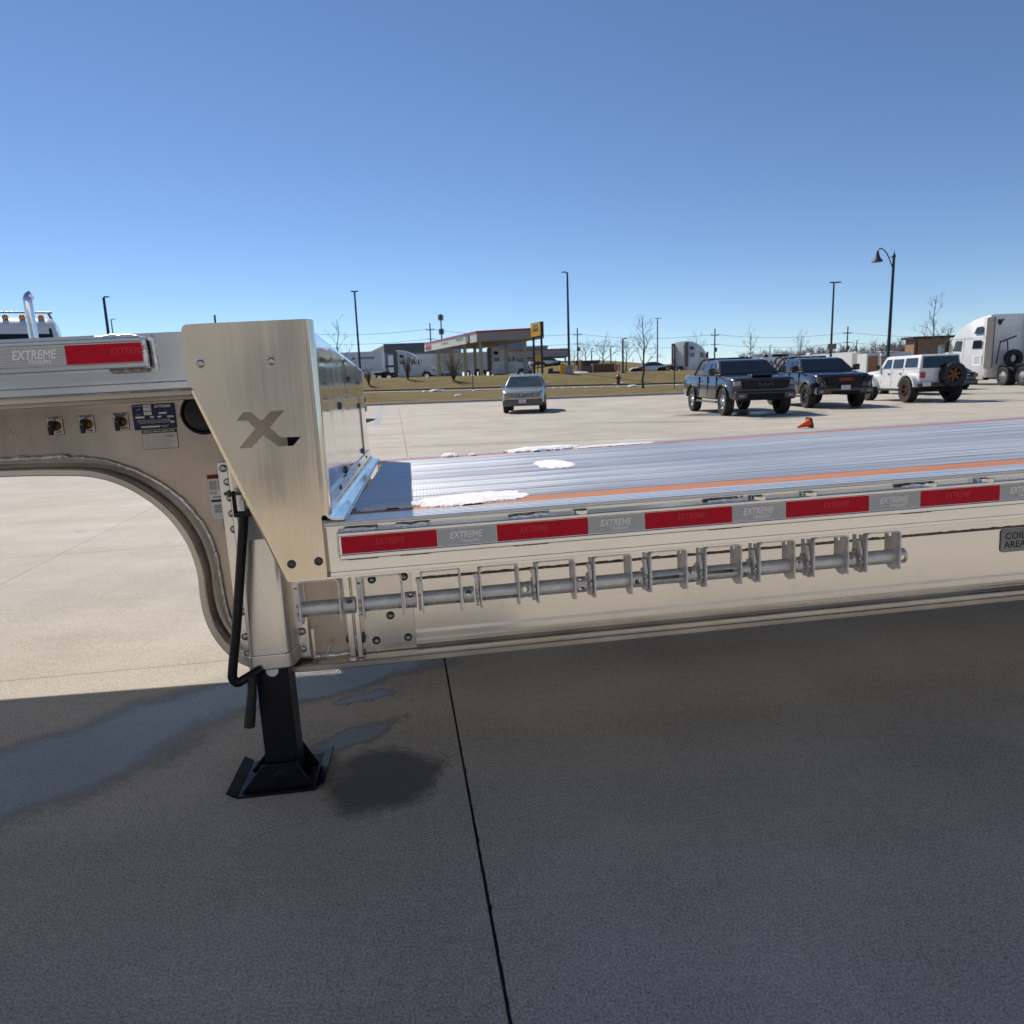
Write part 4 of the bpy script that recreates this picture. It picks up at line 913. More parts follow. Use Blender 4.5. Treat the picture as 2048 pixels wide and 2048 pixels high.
# --- pick-up trucks
def pickup(root, paint, hw, rimkey, wr, rim, kind):
    WBs = 3.68; ar = wr + 0.11
    lower = [(-0.88, 0.50), (-0.95, 0.60), (-0.98, 0.80), (-0.97, 1.05), (-0.90, 1.17), (-0.70, 1.23), (-0.2, 1.275), (0.50, 1.32), (0.62, 1.32), (2.78, 1.34), (2.82, 1.35), (4.55, 1.36), (4.86, 1.37), (4.90, 1.0), (4.90, 0.72), (4.84, 0.62)]
    lower += archpts(WBs, wr, ar, 18, 168) + [(3.05, 0.50), (0.62, 0.50)] + archpts(0, wr, ar, 12, 165)
    def tl(y, z):
        k = 1.0
        if y < -0.3: k -= 0.10 * ((-0.3 - y) / 0.7) ** 2
        if z > 1.1: k -= 0.05 * (z - 1.1) / 0.25
        if 0.8 < z < 1.0: k += 0.0
        return k
    body = shape(lower, hw, 0.085, tl, M[paint], 'body', root)
    cz = lambda z: 1.32 + (z - 1.32) * 0.78
    cab = [(0.42, 1.30), (1.12, 1.93), (1.35, 1.985), (1.9, 2.02), (2.45, 1.99), (2.66, 1.93), (2.86, 1.32)]
    cab = [(y, cz(z)) for y, z in cab]
    def tc(y, z): return 1 - 0.19 * max(0, z - 1.32) / 0.55
    cabin = shape(cab, hw * 0.955, 0.07, tc, M[paint], 'cab', root)
    xs_of = lambda y, z: hw * 0.955 * tc(y, z) - 0.006
    side_glass(root, [[(y, cz(z)) for y, z in w_] for w_ in ([(0.86, 1.40), (1.62, 1.40), (1.62, 1.86), (1.30, 1.86)], [(1.72, 1.40), (2.50, 1.40), (2.46, 1.86), (1.72, 1.86)])], xs_of)
    f = lambda y, z, s: (s * hw * 0.955 * tc(y, z) * 0.93, y, z)
    panel('windscreen', [f(0.475, 1.362, -1), f(0.475, 1.362, 1), f(1.07, 1.778, 1), f(1.07, 1.778, -1)], M['glass'], root, 0.012)
    # dark tunnel behind the wheels
    for yy in (0, WBs): MB().box(-hw * .8, hw * .8, yy - ar, yy + ar, 0.55, 1.1).build('wheel_well', M['hole'], root)
    # bed opening
    MB().box(-hw * .8, hw * .8, 2.95, 4.75, 1.362, 1.368).build('bed_cover', M['black'], root)
    for yy in (0, WBs):
        for s_ in (-1, 1):
            wheel(root, s_ * (hw - 0.14), yy, wr, 0.30, rim, rimkey)
            pts = archpts(yy, wr, ar + 0.05, 10, 170); pin = archpts(yy, wr, ar - 0.01, 170, 10)
            MB().prism(pts + pin, s_ * (hw - 0.04), s_ * (hw + (0.05 if kind == 'ram' else 0.02)), 'x').build('arch_flare', M[paint if kind == 'ram' else 'cladding'], root, bevel=0.015)
    for s_ in (-1, 1):
        MB().box(s_ * hw * .90, s_ * (hw + .02), 0.70, 3.0, 0.40, 0.46).build('running_board', M['cladding'], root, bevel=0.01)
        m_ = MB().box(s_ * (hw + .03), s_ * (hw + .25), 0.62, 0.78, 1.34, 1.56).build('mirror', M['black' if kind == 'gmc' else paint], root, bevel=0.03)
        MB().box(s_ * (hw - .08), s_ * (hw + .06), 0.68, 0.74, 1.36, 1.42).build('mirror_arm', M['black'], root)
        for yy in (1.50, 2.42): MB().box(s_ * (hw - .005), s_ * (hw + .022), yy, yy + .14, 1.10, 1.14).build('door_handle', M['black'], root, bevel=0.008)
        for yy in (0.66, 1.66, 2.70): MB().box(s_ * (hw * .97), s_ * (hw + .0025), yy, yy + .012, 0.56, 1.30).build('door_gap', M['hole'], root)
    # sport bar
    sb = MB()
    for s_ in (-1, 1): sb.tube([(s_ * hw * .86, 3.75, 1.37), (s_ * hw * .84, 2.95, 1.83), (s_ * hw * .80, 2.70, 1.90)], 0.04, 8)
    sb.tube([(-hw * .80, 2.70, 1.90), (hw * .80, 2.70, 1.90)], 0.04, 8)
    sb.tube([(-hw * .80, 2.0, 1.90), (-hw * .80, 2.75, 1.90)], 0.02, 6)
    sb.build('sport_bar', M['black'], root)
    yf = -0.985
    if kind == 'ram':
        MB().prism([(-0.72, 0.86), (0.72, 0.86), (0.80, 1.12), (-0.80, 1.12)], yf - .03, yf + .08).build('grille', M['hole'], root, bevel=0.02)
        gm = MB()
        for z in (0.91, 0.96, 1.01, 1.06): gm.box(-.70, .70, yf - .034, yf - .028, z, z + .012)
        gm.build('grille_bar', M['black'], root)
        text('grille_letters', 'RAM', 0.13, M['paint_grey'], root, (0, yf - 0.05, 0.99), sx=1.9, extrude=0.01, bold=0.006)
        MB().box(-.36, .36, -0.72, -0.25, 1.24, 1.33).build('hood_scoop', M[paint], root, bevel=0.05)
        MB().box(-.30, .30, -0.735, -0.70, 1.265, 1.31).build('scoop_opening', M['hole'], root)
        MB().box(-.98, .98, -1.08, -0.80, 0.52, 0.80).build('front_bumper', M['paint_grey'], root, bevel=0.07, seg=3)
        MB().box(-.60, .60, -1.095, -1.05, 0.55, 0.72).build('lower_grille', M['hole'], root, bevel=0.01)
        for s_ in (-1, 1):
            MB().prism([(s_ * .76, 0.98), (s_ * .98, 0.96), (s_ * 1.0, 1.10), (s_ * .80, 1.13)], yf - .02, yf + .12).build('headlight', M['lamp_clear'], root, bevel=0.01)
            MB().box(s_ * .70, s_ * .86, -1.09, -1.05, 0.62, 0.68).build('fog_lamp', M['lamp_clear'], root)
    else:
        MB().prism([(-0.62, 0.78), (0.62, 0.78), (0.74, 1.14), (-0.74, 1.14)], yf - .03, yf + .08).build('grille', M['hole'], root, bevel=0.02)
        gm = MB()
        for z in (0.83, 0.89, 0.95, 1.01, 1.07): gm.box(-.62, .62, yf - .036, yf - .028, z, z + .016)
        gm.build('grille_bar', M['black'], root)
        text('grille_letters', 'GMC', 0.135, M['ink_red'], root, (0.02, yf - 0.05, 1.02), sx=1.7, extrude=0.012, bold=0.006)
        MB().box(-1.0, 1.0, -1.07, -0.80, 0.50, 0.76).build('front_bumper', M[paint], root, bevel=0.06, seg=3)
        MB().box(-.50, .50, -1.085, -1.05, 0.52, 0.62).build('lower_grille', M['hole'], root, bevel=0.01)
        MB().box(-.165, .165, -1.10, -1.085, 0.66, 0.82).build('licence_plate', M['plate_white'], root)
        for s_ in (-1, 1):
            MB().prism([(s_ * .72, 0.90), (s_ * .96, 0.94), (s_ * .98, 1.13), (s_ * .76, 1.15)], yf - .01, yf + .12).build('headlight', M['glass'], root, bevel=0.01)
            MB().tube([(s_ * .985, yf - .0, 1.14), (s_ * .985, yf - .02, 0.94), (s_ * .76, yf - .045, 0.86)], 0.014, 6).build('running_light', M['lamp_clear'], root)
            MB().box(s_ * .52, s_ * .58, -1.10, -1.06, 0.53, 0.63).build('tow_hook', M['ink_red'], root, bevel=0.01)
            MB().box(s_ * .76, s_ * .92, -1.08, -1.05, 0.58, 0.64).build('fog_lamp', M['lamp_clear'], root)
    return root
t = empty('pickup_truck', (8.16, 23.74, 0), R(1), 'charcoal pickup truck with hood scoop and silver wheels, nearest of the parked row', 'pickup truck', 'vehicles parked across the lot')
pickup(t, 'paint_grey', 1.07, 'trx', 0.455, 0.25, 'ram')
t = empty('pickup_truck', (12.04, 26.55, 0), R(-1), 'black pickup truck with red grille letters and dark wheels beside the white off-roader', 'pickup truck', 'vehicles parked across the lot')
pickup(t, 'paint_black', 1.02, 'black', 0.43, 0.27, 'gmc')

# --- sport utility and sedans
def car(root, paint, hw, lower, cab, roofz, belt, wb, wr, wins, screen, rear, clad=None, rimkey='steel', tumk=0.24):
    def tl(y, z):
        k = 1.0
        if y < -0.2: k -= 0.14 * ((-0.2 - y) / 0.7) ** 2
        if y > wb + 0.2: k -= 0.10 * ((y - wb - 0.2) / 0.7) ** 2
        if z < 0.45: k -= 0.04
        return k
    shape(lower, hw, 0.06, tl, M[paint], 'body', root)
    def tc(y, z): return 1 - tumk * max(0, z - belt) / (roofz - belt)
    shape(cab, hw * 0.95, 0.05, tc, M[paint], 'cab', root)
    xs_of = lambda y, z: hw * 0.95 * tc(y, z) - 0.004
    side_glass(root, wins, xs_of)
    f = lambda q, s: (s * hw * 0.95 * tc(*q) * 0.94, q[0], q[1])
    panel('windscreen', [f(screen[0], -1), f(screen[0], 1), f(screen[1], 1), f(screen[1], -1)], M['glass_pale' if clad else 'glass'], root, 0.012)
    panel('rear_window', [f(rear[0], 1), f(rear[0], -1), f(rear[1], -1), f(rear[1], 1)], M['glass'], root, 0.012)
    for yy in (0, wb):
        MB().box(-hw * .8, hw * .8, yy - wr - .06, yy + wr + .06, 0.35, wr * 2 + .02).build('wheel_well', M['hole'], root)
        for s_ in (-1, 1): wheel(root, s_ * (hw - 0.12), yy, wr, 0.22, wr * .64, rimkey)
    for s_ in (-1, 1):
        MB().box(s_ * (hw * .95), s_ * (hw + .17), 0.52, 0.62, belt + .02, belt + .17).build('mirror', M[paint], root, bevel=0.03)
        for yy in (1.12, 2.0): MB().box(s_ * (hw - .01), s_ * (hw + .02), yy, yy + .16, belt - .16, belt - .12).build('door_handle', M[paint], root, bevel=0.006)
        for yy in (0.48, 1.38): MB().box(s_ * (hw * .97), s_ * (hw + .003), yy, yy + .010, 0.36, belt).build('door_gap', M['hole'], root)
        if clad: MB().box(s_ * (hw - .02), s_ * (hw + .015), 0.42, wb - .42, 0.30, 0.56).build('side_cladding', M[clad], root, bevel=0.01)
    return root
suv = empty('sport_utility_vehicle', (0.70, 31.45, 0), R(-5), 'champagne silver sport utility vehicle parked alone before the grass bank', 'car', 'vehicles parked across the lot')
lo = [(-0.80, 0.32), (-0.92, 0.45), (-0.93, 0.62), (-0.90, 0.80), (-0.80, 0.92), (-0.4, 1.00), (0.42, 1.09), (0.6, 1.10), (3.15, 1.14), (3.55, 1.12), (3.62, 0.9), (3.64, 0.55), (3.55, 0.36)] + archpts(2.62, 0.35, 0.43, 12, 168) + [(2.1, 0.27), (0.5, 0.27)] + archpts(0, 0.35, 0.43, 12, 168)
cb_ = [(0.36, 1.07), (1.02, 1.58), (1.35, 1.66), (2.2, 1.67), (2.9, 1.62), (3.1, 1.55), (3.52, 1.10)]
car(suv, 'paint_silver', 0.905, lo, cb_, 1.67, 1.10, 2.62, 0.35,
    [[(0.72, 1.15), (1.40, 1.15), (1.40, 1.54), (1.14, 1.54)], [(1.48, 1.15), (2.28, 1.16), (2.25, 1.55), (1.48, 1.55)], [(2.36, 1.17), (3.10, 1.18), (2.92, 1.50), (2.34, 1.55)]],
    [(0.415, 1.125), (0.985, 1.565)], [(3.47, 1.16), (3.13, 1.53)], 'cladding')
gb = MB()
gb.prism([(-.34, 0.70), (.34, 0.70), (.40, 0.86), (-.40, 0.86)], -0.955, -0.85).build('grille', M['hole'], suv)
gb = MB()
for k in range(9): gb.box(-.36 + k * .085, -.335 + k * .085, -0.965, -0.95, 0.71, 0.85)
gb.box(-.40, .40, -0.967, -0.95, 0.855, 0.875); gb.build('grille_bar', M['silver'], suv)
MB().tube([(-.09, -0.975, 0.78), (0, -0.975, 0.815), (.09, -0.975, 0.78), (0, -0.975, 0.745), (-.09, -0.975, 0.78)], 0.012, 6).build('emblem', M['silver'], suv)
for s_ in (-1, 1):
    MB().prism([(s_ * .43, 0.70), (s_ * .78, 0.74), (s_ * .80, 0.88), (s_ * .46, 0.87)], -0.945, -0.72).build('headlight', M['lamp_clear'], suv, bevel=0.02)
    MB().prism([(s_ * .45, 0.64), (s_ * .80, 0.66), (s_ * .80, 0.70), (s_ * .45, 0.695)], -0.945, -0.74).build('indicator', M['amber'], suv, bevel=0.005)
    MB().tube([(s_ * .62, 1.25, 1.68), (s_ * .62, 1.3, 1.715), (s_ * .62, 2.8, 1.70), (s_ * .62, 2.85, 1.65)], 0.018, 6).build('roof_rail', M['silver'], suv)
MB().box(-.86, .86, -0.99, -0.70, 0.32, 0.60).build('front_bumper', M['cladding'], suv, bevel=0.08, seg=3)
MB().box(-.16, .16, -1.005, -0.985, 0.44, 0.60).build('licence_plate', M['plate_white'], suv)
sed_lo = [(-0.80, 0.25), (-0.92, 0.40), (-0.90, 0.62), (-0.6, 0.76), (0.4, 0.90), (0.6, 0.93), (3.0, 0.98), (3.75, 0.96), (3.86, 0.85), (3.86, 0.50), (3.75, 0.28)] + archpts(2.85, 0.33, 0.39, 12, 168) + [(2.35, 0.22), (0.5, 0.22)] + archpts(0, 0.33, 0.39, 12, 168)
sed_cab = [(0.42, 0.90), (1.15, 1.36), (1.6, 1.44), (2.3, 1.43), (2.75, 1.33), (3.4, 0.97)]
def sedan(root, paint):
    car(root, paint, 0.92, sed_lo, sed_cab, 1.44, 0.93, 2.85, 0.33,
        [[(0.82, 0.99), (1.55, 0.99), (1.55, 1.33), (1.22, 1.33)], [(1.62, 0.99), (2.5, 1.0), (2.35, 1.33), (1.62, 1.34)]], [(0.50, 0.95), (1.10, 1.33)], [(3.28, 1.03), (2.82, 1.29)])
    for s_ in (-1, 1): MB().prism([(s_ * .60, 0.72), (s_ * .86, 0.68), (s_ * .87, 0.88), (s_ * .66, 0.90)], 3.70, 3.885).build('tail_light', M['lamp_red'], root, bevel=0.02)
    MB().box(-.26, .26, 3.86, 3.878, 0.68, 0.80).build('licence_plate', M['plate_white'], root)
    MB().box(-.40, .40, 3.86, 3.885, 0.82, 0.845).build('chrome_strip', M['chrome'], root)
    MB().box(-.88, .88, 3.55, 3.93, 0.28, 0.56).build('rear_bumper', M[paint], root, bevel=0.07, seg=3)
    return root
sedan(empty('sedan_car', (25.2, 43.6, 0), R(180), 'black sedan seen from behind between the white off-roader and the white tractor', 'car', 'vehicles parked across the lot'), 'paint_black')
sedan(empty('sedan_car', (20.55, 37.9, 0), R(180), 'pale blue-grey sedan mostly hidden behind the white off-roader', 'car', 'vehicles parked across the lot'), 'paint_blue')
sedan(empty('sedan_car', (-7.05, 27.5, 0), R(0), 'dark sedan hidden behind the headboard, only its shadow showing', 'car', 'vehicles parked across the lot'), 'paint_black')

# --- white off-roader seen from behind (front faces -Y locally, turned round)
jp = empty('off_road_vehicle', (16.52, 31.0, 0), R(180), 'white boxy off-road vehicle with spare wheel on its tailgate', 'car', 'vehicles parked across the lot')
hw = 0.80
jl = [(-0.55, 0.62), (-0.60, 0.80), (-0.58, 1.16), (-0.50, 1.20), (0.55, 1.26), (0.70, 1.28), (3.62, 1.28), (3.64, 0.9), (3.62, 0.60)] + archpts(3.0, 0.47, 0.56, 5, 172) + [(2.35, 0.50), (0.6, 0.50)] + archpts(0, 0.47, 0.56, 8, 170)
shape(jl, hw, 0.03, lambda y, z: 1 - (0.12 * max(0, 0.3 - y) if y < 0.3 else 0), M['white'], 'body', jp)
jz = lambda z: 1.27 + (z - 1.27) * 0.84
jc = [(y, jz(z)) for y, z in [(0.62, 1.27), (0.98, 1.80), (1.05, 1.88), (1.2, 1.915), (3.5, 1.915), (3.56, 1.88), (3.62, 1.27)]]
jt = lambda y, z: 1 - 0.10 * max(0, z - 1.27) / 0.64
shape(jc, hw * .985, 0.03, jt, M['white'], 'hard_top', jp)
jx = lambda y, z: hw * .985 * jt(y, z) - 0.004
side_glass(jp, [[(y, jz(z)) for y, z in w_] for w_ in [[(0.90, 1.34), (1.52, 1.34), (1.52, 1.76), (1.16, 1.76)], [(1.66, 1.34), (2.40, 1.34), (2.40, 1.76), (1.66, 1.76)], [(2.54, 1.36), (3.40, 1.36), (3.36, 1.78), (2.56, 1.78)]]], jx)
g = lambda y, z, s: (s * hw * .985 * jt(y, z) * .90, y, z)
panel('rear_window', [g(3.635, 1.30, 1), g(3.635, 1.30, -1), g(3.575, 1.735, -1), g(3.575, 1.735, 1)], M['glass'], jp, 0.012)
panel('windscreen', [g(0.65, 1.33, -1), g(0.65, 1.33, 1), g(0.95, 1.70, 1), g(0.95, 1.70, -1)], M['glass'], jp, 0.012)
for yy in (0, 3.0):
    MB().box(-hw * .75, hw * .75, yy - .52, yy + .52, 0.5, 1.0).build('wheel_well', M['hole'], jp)
    for s_ in (-1, 1):
        wheel(jp, s_ * 0.84, yy, 0.47, 0.33, 0.25, 'bronze')
        fl = archpts(yy, 0.47, 0.66, 12, 168) + archpts(yy, 0.47, 0.57, 168, 12)
        MB().prism(fl, s_ * (hw - .05), s_ * (hw + .20), 'x').build('fender_flare', M['white'], jp, bevel=0.02)
for s_ in (-1, 1):
    MB().box(s_ * (hw + .01), s_ * (hw + .16), 0.62, 0.72, 1.30, 1.48).build('mirror', M['black'], jp, bevel=0.03)
    MB().box(s_ * (hw - .02), s_ * (hw + .12), 0.75, 2.35, 0.44, 0.52).build('side_step', M['black'], jp, bevel=0.02)
    for yy in (1.58, 2.47): MB().box(s_ * (hw - .01), s_ * (hw + .004), yy, yy + .012, 0.6, 1.27).build('door_gap', M['hole'], jp)
    for yy in (1.36, 2.22): MB().box(s_ * hw, s_ * (hw + .03), yy, yy + .15, 1.08, 1.13).build('door_handle', M['black'], jp, bevel=0.01)
    for yy in (0.72, 1.62): 
        for z in (0.78, 1.14): MB().box(s_ * hw, s_ * (hw + .02), yy, yy + .08, z, z + .05).build('hinge', M['white'], jp)
    MB().box(s_ * .60, s_ * .80, 3.62, 3.69, 0.93, 1.15).build('tail_light', M['lamp_red'], jp, bevel=0.02)
MB().box(-.86, .86, 3.62, 3.86, 0.58, 0.74).build('rear_bumper', M['black'], jp, bevel=0.03)
MB().box(-.80, .80, 3.2, 3.6, 0.40, 0.58).build('underbody', M['hole'], jp)
MB().box(.48, .80, 3.86, 3.875, 0.62, 0.78).build('licence_plate', M['plate_white'], jp)
sw = wheel(jp, 0.0, 3.80, 0.47, 0.32, 0.25, 'bronze', z=1.02); sw.name = 'spare_wheel'; sw.rotation_euler = (0.3, 0, R(90)); sw.location.x = -0.36
# --- traffic cone lying on its side
cn = empty('traffic_cone', (7.18, 17.35, 0), R(12), 'orange traffic cone knocked over on the concrete', 'traffic cone')
tilt_ = R(76)
cn.scale = (.74, .74, .74)
cmx = Matrix.Translation((0.24, 0, 0.17)) @ Matrix.Rotation(-R(107), 4, 'Y')
me = MB().lathe([(0.0, 0.46), (0.022, 0.46), (0.03, 0.45), (0.125, 0.03), (0.14, 0.02), (0.14, 0.0), (0.0, 0.0)], 20, 'z').mesh('cone_body', M['orange']); me.transform(cmx); link('cone_body', me, cn)
me = MB().prism([(-0.17, -0.13), (-0.13, -0.17), (0.13, -0.17), (0.17, -0.13), (0.17, 0.13), (0.13, 0.17), (-0.13, 0.17), (-0.17, 0.13)], -0.03, 0.0, 'z').mesh('cone_base', M['black']); me.transform(cmx); link('cone_base', me, cn)

# --- highway tractors
def tractor(root, paint, frame_mat='black', stacks=True, side_txt=True, ghost=1):
    hw = 1.22
    pf = [(-1.28, 0.42), (-1.38, 0.75), (-1.36, 1.20), (-1.20, 1.50), (-0.6, 1.74), (0.55, 1.98), (1.14, 2.72), (1.28, 2.95), (1.60, 3.28), (2.10, 3.62), (2.7, 3.85), (3.3, 3.97), (4.0, 4.02), (4.02, 0.95), (3.9, 0.45), (1.0, 0.42)] + archpts(0, 0.5, 0.62, 5, 172)
    def tl(y, z):
        k = 1.0
        if y < 0.9: k -= 0.16 * min(1, (0.9 - y) / 1.4) * (1 if z > 0.9 else 0.4)
        if y < -0.9: k -= 0.12 * ((-0.9 - y) / 0.5) ** 2
        if z > 3.0: k -= 0.10 * (z - 3.0)
        return k
    shape(pf, hw, 0.07, tl, M[paint], 'cab', root)
    xo = lambda y, z: hw * tl(y, z) - 0.008
    side_glass(root, [[(1.28, 2.08), (2.0, 2.02), (2.02, 2.66), (1.50, 2.68)]], xo, 'glass_pale')
    side_glass(root, [[(2.85, 2.15), (3.55, 2.15), (3.55, 2.62), (2.93, 2.62)], [(2.92, 3.00), (3.55, 3.0), (3.55, 3.40), (3.05, 3.38)]], xo)
    f = lambda y, z, s: (s * hw * tl(y, z) * .88, y, z)
    panel('windscreen', [f(0.60, 2.05, -1), f(0.60, 2.05, 1), f(1.13, 2.70, 1), f(1.13, 2.70, -1)], M['glass'], root, 0.015)
    for s_ in (-1, 1):
        MB().box(s_ * (hw - .05), s_ * (hw + .03), 3.86, 4.42, 0.98, 3.86).build('side_extender', M['cladding'], root, bevel=0.02)
        MB().box(s_ * (hw + .04), s_ * (hw + .26), 0.86, 1.02, 2.02, 2.72).build('mirror', M['black'], root, bevel=0.03)
        MB().box(s_ * (hw - .004), s_ * (hw + .004), 2.16, 2.175, 0.9, 2.85).build('door_gap', M['cladding'], root)
        MB().box(s_ * (hw - .004), s_ * (hw + .004), 3.70, 3.712, 0.9, 3.9).build('panel_gap', M['cladding'], root)
        MB().box(s_ * (hw - .004), s_ * (hw + .003), 1.3, 4.0, 2.775, 2.79).build('panel_gap', M['cladding'], root)
        MB().cyl((s_ * (hw - .36), 2.0, 0.62), (s_ * (hw - .36), 3.7, 0.62), 0.33, n=20).build('fuel_tank', M['chrome'], root)
        MB().prism([(-.9, .95), (-1.1, 1.05), (-1.15, 1.30), (-.85, 1.35)], s_ * .86, s_ * 1.02, 'x').build('headlight', M['lamp_clear'], root)
        wheel(root, s_ * (hw - .16), 0, 0.51, 0.30, 0.29, 'truck')
        for yy in (5.2, 6.5):
            wheel(root, s_ * (hw - .17), yy, 0.51, 0.28, 0.29, 'truck'); wheel(root, s_ * (hw - .50), yy, 0.51, 0.28, 0.29, 'truck')
        MB().box(s_ * .36, s_ * .46, 3.6, 7.3, 0.82, 1.08).build('frame_rail', M[frame_mat], root)
    MB().prism([(5.2, 1.16), (5.5, 1.22), (6.3, 1.22), (6.6, 1.10), (6.6, 1.05), (5.2, 1.08)], -.50, .50, 'x').build('fifth_wheel', M['black'], root)
    MB().box(-1.0, 1.0, 4.6, 4.95, 0.55, 1.0).build('deck_box', M['black' if frame_mat == 'black' else frame_mat], root, bevel=0.02)
    if stacks:
        for s_ in (-1, 1): MB().tube([(s_ * 1.0, 4.30, 1.0), (s_ * 1.0, 4.30, 3.3), (s_ * 1.0, 4.42, 3.55)], 0.075, 12).build('exhaust_stack', M['chrome'], root)
    return root
tr_ = empty('highway_tractor', (32.0, 51.3, 0), R(180), 'white sleeper tractor at the right edge with chrome drive wheels', 'semi truck', 'sleeper tractors'); tr_.scale = (1.08, 1.30, 1.10)
tractor(tr_, 'white', stacks=False)
for w_ in tr_.children:
    if w_.name.startswith('wheel'): w_.rotation_euler.x = 0; w_.scale = (1, 1.09 / 1.30, 1)
MB().lathe([(0.24, 4.46), (0.46, 4.44), (0.5, 4.5), (0.5, 4.68), (0.46, 4.74), (0.24, 4.72), (0.24, 4.46)], 24, 'y', (0.12, 0, 1.5)).build('carried_tyre', M['rubber'], tr_)
MB().tube([(0.85, 4.3, 1.2), (0.72, 4.3, 2.45), (0.3, 4.3, 2.5), (0.15, 4.3, 1.2)], 0.03, 8).tube([(0.75, 4.35, 2.45), (-0.15, 4.35, 2.75)], 0.045, 8).build('hose_rack', M['black'], tr_)
em = plate('emblem', [[(-0.17, 0.16), (-0.10, 0.20), (-0.02, 0.13), (0.06, 0.19), (0.20, 0.20), (0.07, 0.02), (0.02, -0.12), (-0.10, -0.14), (-0.17, 0.0)]], 0.01, M['ink'], tr_, 0, frame_of((0.55, 4.035, 3.55), (-1, 0, 0), (0, 0, 1)))
sg = MB().box(1.222, 1.228, 2.95, 3.62, 1.15, 1.75).build('door_sign', M['white_dull'], tr_)
for k in range(4): MB().box(1.226, 1.231, 3.05, 3.52, 1.62 - k * .11, 1.66 - k * .11).build('sign_line', M['cladding'], tr_)
zt = terr(24, 95)
tm = empty('highway_tractor', (26.6, 96.6, terr(26, 96)), R(117), 'white sleeper tractor with bare chassis seen from behind beyond the grass bank', 'semi truck', 'sleeper tractors'); tm.scale = (1.06, 1.06, 1.08)
tractor(tm, 'white')
tl_ = empty('highway_tractor', (-11.0, 100, terr(-11, 100)), R(90), 'white sleeper tractor with blue stripe coupled to the lettered trailer', 'semi truck', 'sleeper tractors')
tractor(tl_, 'white_dull', stacks=False)
MB().box(-1.235, -1.225, 4.3, 5.6, 1.75, 2.05).build('blue_stripe', M['bluepaint'], tl_)
tk = empty('highway_tractor', (1.9, 96.5, terr(2, 96)), R(90), 'white sleeper tractor with red chassis stopped under the fuel canopy', 'semi truck', 'sleeper tractors')
tractor(tk, 'white_dull', 'redtrim')

def box_trailer(root, L, h=2.75, z0=1.15, mat='white_dull', hw=1.28, wheels=True):
    MB().box(-hw, hw, 0, L, z0, z0 + h).build('van_body', M[mat], root, bevel=0.03)
    MB().box(-hw - .012, hw + .012, -.012, L + .012, z0 - .1, z0 + .05).build('bottom_rail', M['silver'], root)
    MB().box(-hw - .012, hw + .012, -.012, L + .012, z0 + h - .08, z0 + h + .012).build('top_rail', M['white'], root)
    for s_ in (-1, 1):
        for yy in (0.02, L - .02): MB().box(s_ * (hw - .06), s_ * (hw + .014), yy - .05, yy + .05, z0, z0 + h).build('corner_post', M['white'], root)
        MB().box(s_ * (hw - .2), s_ * (hw - .1), 2.4, 2.5, 0.05, z0).build('landing_leg', M['black'], root)
        if wheels:
            for yy in (L - 1.3, L - 2.6): wheel(root, s_ * (hw - .2), yy, 0.5, 0.5, 0.29, 'steel')
    MB().box(-.6, .6, L - 3.3, L - .6, 0.7, z0).build('bogie', M['black'], root)
    return root
b1 = empty('box_trailer', (-17.0, 100, terr(-17, 100)), R(90), 'white box trailer with dark lettering left of the fuel canopy', 'trailer', 'box trailers')
box_trailer(b1, 15.5)
text('lettering', 'MILESTONE', 0.42, M['navy'], b1, (-1.30, 1.8 + 0.3, 3.06), xa=(0, -1, 0), ya=(0, 0, 1), extrude=0.004, bold=0.012)
plate('lettering', [[(0, 0), (0.22, 0), (0.32, 0.36), (0.2, 0.3), (0.1, 0.12)], [(0.28, 0), (0.5, 0), (0.38, 0.3)]], 0.006, M['navy'], b1, 0, frame_of((-1.30, 4.1, 2.92), (0, -1, 0), (0, 0, 1)))
b2 = empty('box_trailer', (-2.2, 110, terr(-2, 110)), R(90), 'long plain white box trailer parked behind the fuel canopy columns', 'trailer', 'box trailers')
box_trailer(b2, 15.5)
# ------------------------------------------------------------------ white work truck behind the gooseneck
wt = empty('work_truck', (-14.2, 20.6, 0), R(28), 'white work truck with amber roof lights behind the gooseneck, only its roof showing', 'truck')
pf = [(-1.0, 0.55), (-1.05, 1.5), (-0.2, 1.65), (0.55, 1.75), (1.0, 2.62), (1.15, 2.78), (1.6, 2.88), (2.9, 2.88), (3.15, 2.76), (3.25, 0.8)] + archpts(0, 0.5, 0.6, 5, 172)
tl2 = lambda y, z: 1 - 0.12 * max(0, z - 1.8)
shape(pf, 1.15, 0.09, tl2, M['white'], 'cab', wt)
side_glass(wt, [[(1.1, 1.9), (1.9, 1.9), (1.9, 2.55), (1.3, 2.55)], [(2.0, 1.9), (2.95, 1.9), (2.85, 2.55), (2.0, 2.55)]], lambda y, z: 1.15 * tl2(y, z) - .006)
f = lambda y, z, s: (s * 1.15 * tl2(y, z) * .92, y, z)
panel('windscreen', [f(0.60, 1.85, -1), f(0.60, 1.85, 1), f(0.99, 2.60, 1), f(0.99, 2.60, -1)], M['glass'], wt, .015)
for x_ in (-.75, -.35, 0, .35, .75): MB().lathe([(0, 0.07), (0.05, 0.06), (0.075, 0.0), (0.075, -0.04)], 14, 'z', (x_, 1.25, 2.85)).build('roof_light', M['amber'], wt)
MB().tube([(-.8, 2.2, 3.05), (.95, 2.2, 3.05)], 0.022, 8).tube([(.85, 2.2, 3.05), (.95, 2.3, 2.8)], 0.03, 8).tube([(-.8, 2.2, 3.05), (-.9, 2.3, 2.8)], 0.03, 8).build('roof_rack', M['cladding'], wt)
MB().tube([(-.2, 1.2, 2.8), (-.2, 1.25, 3.5)], 0.008, 6).build('antenna', M['black'], wt)
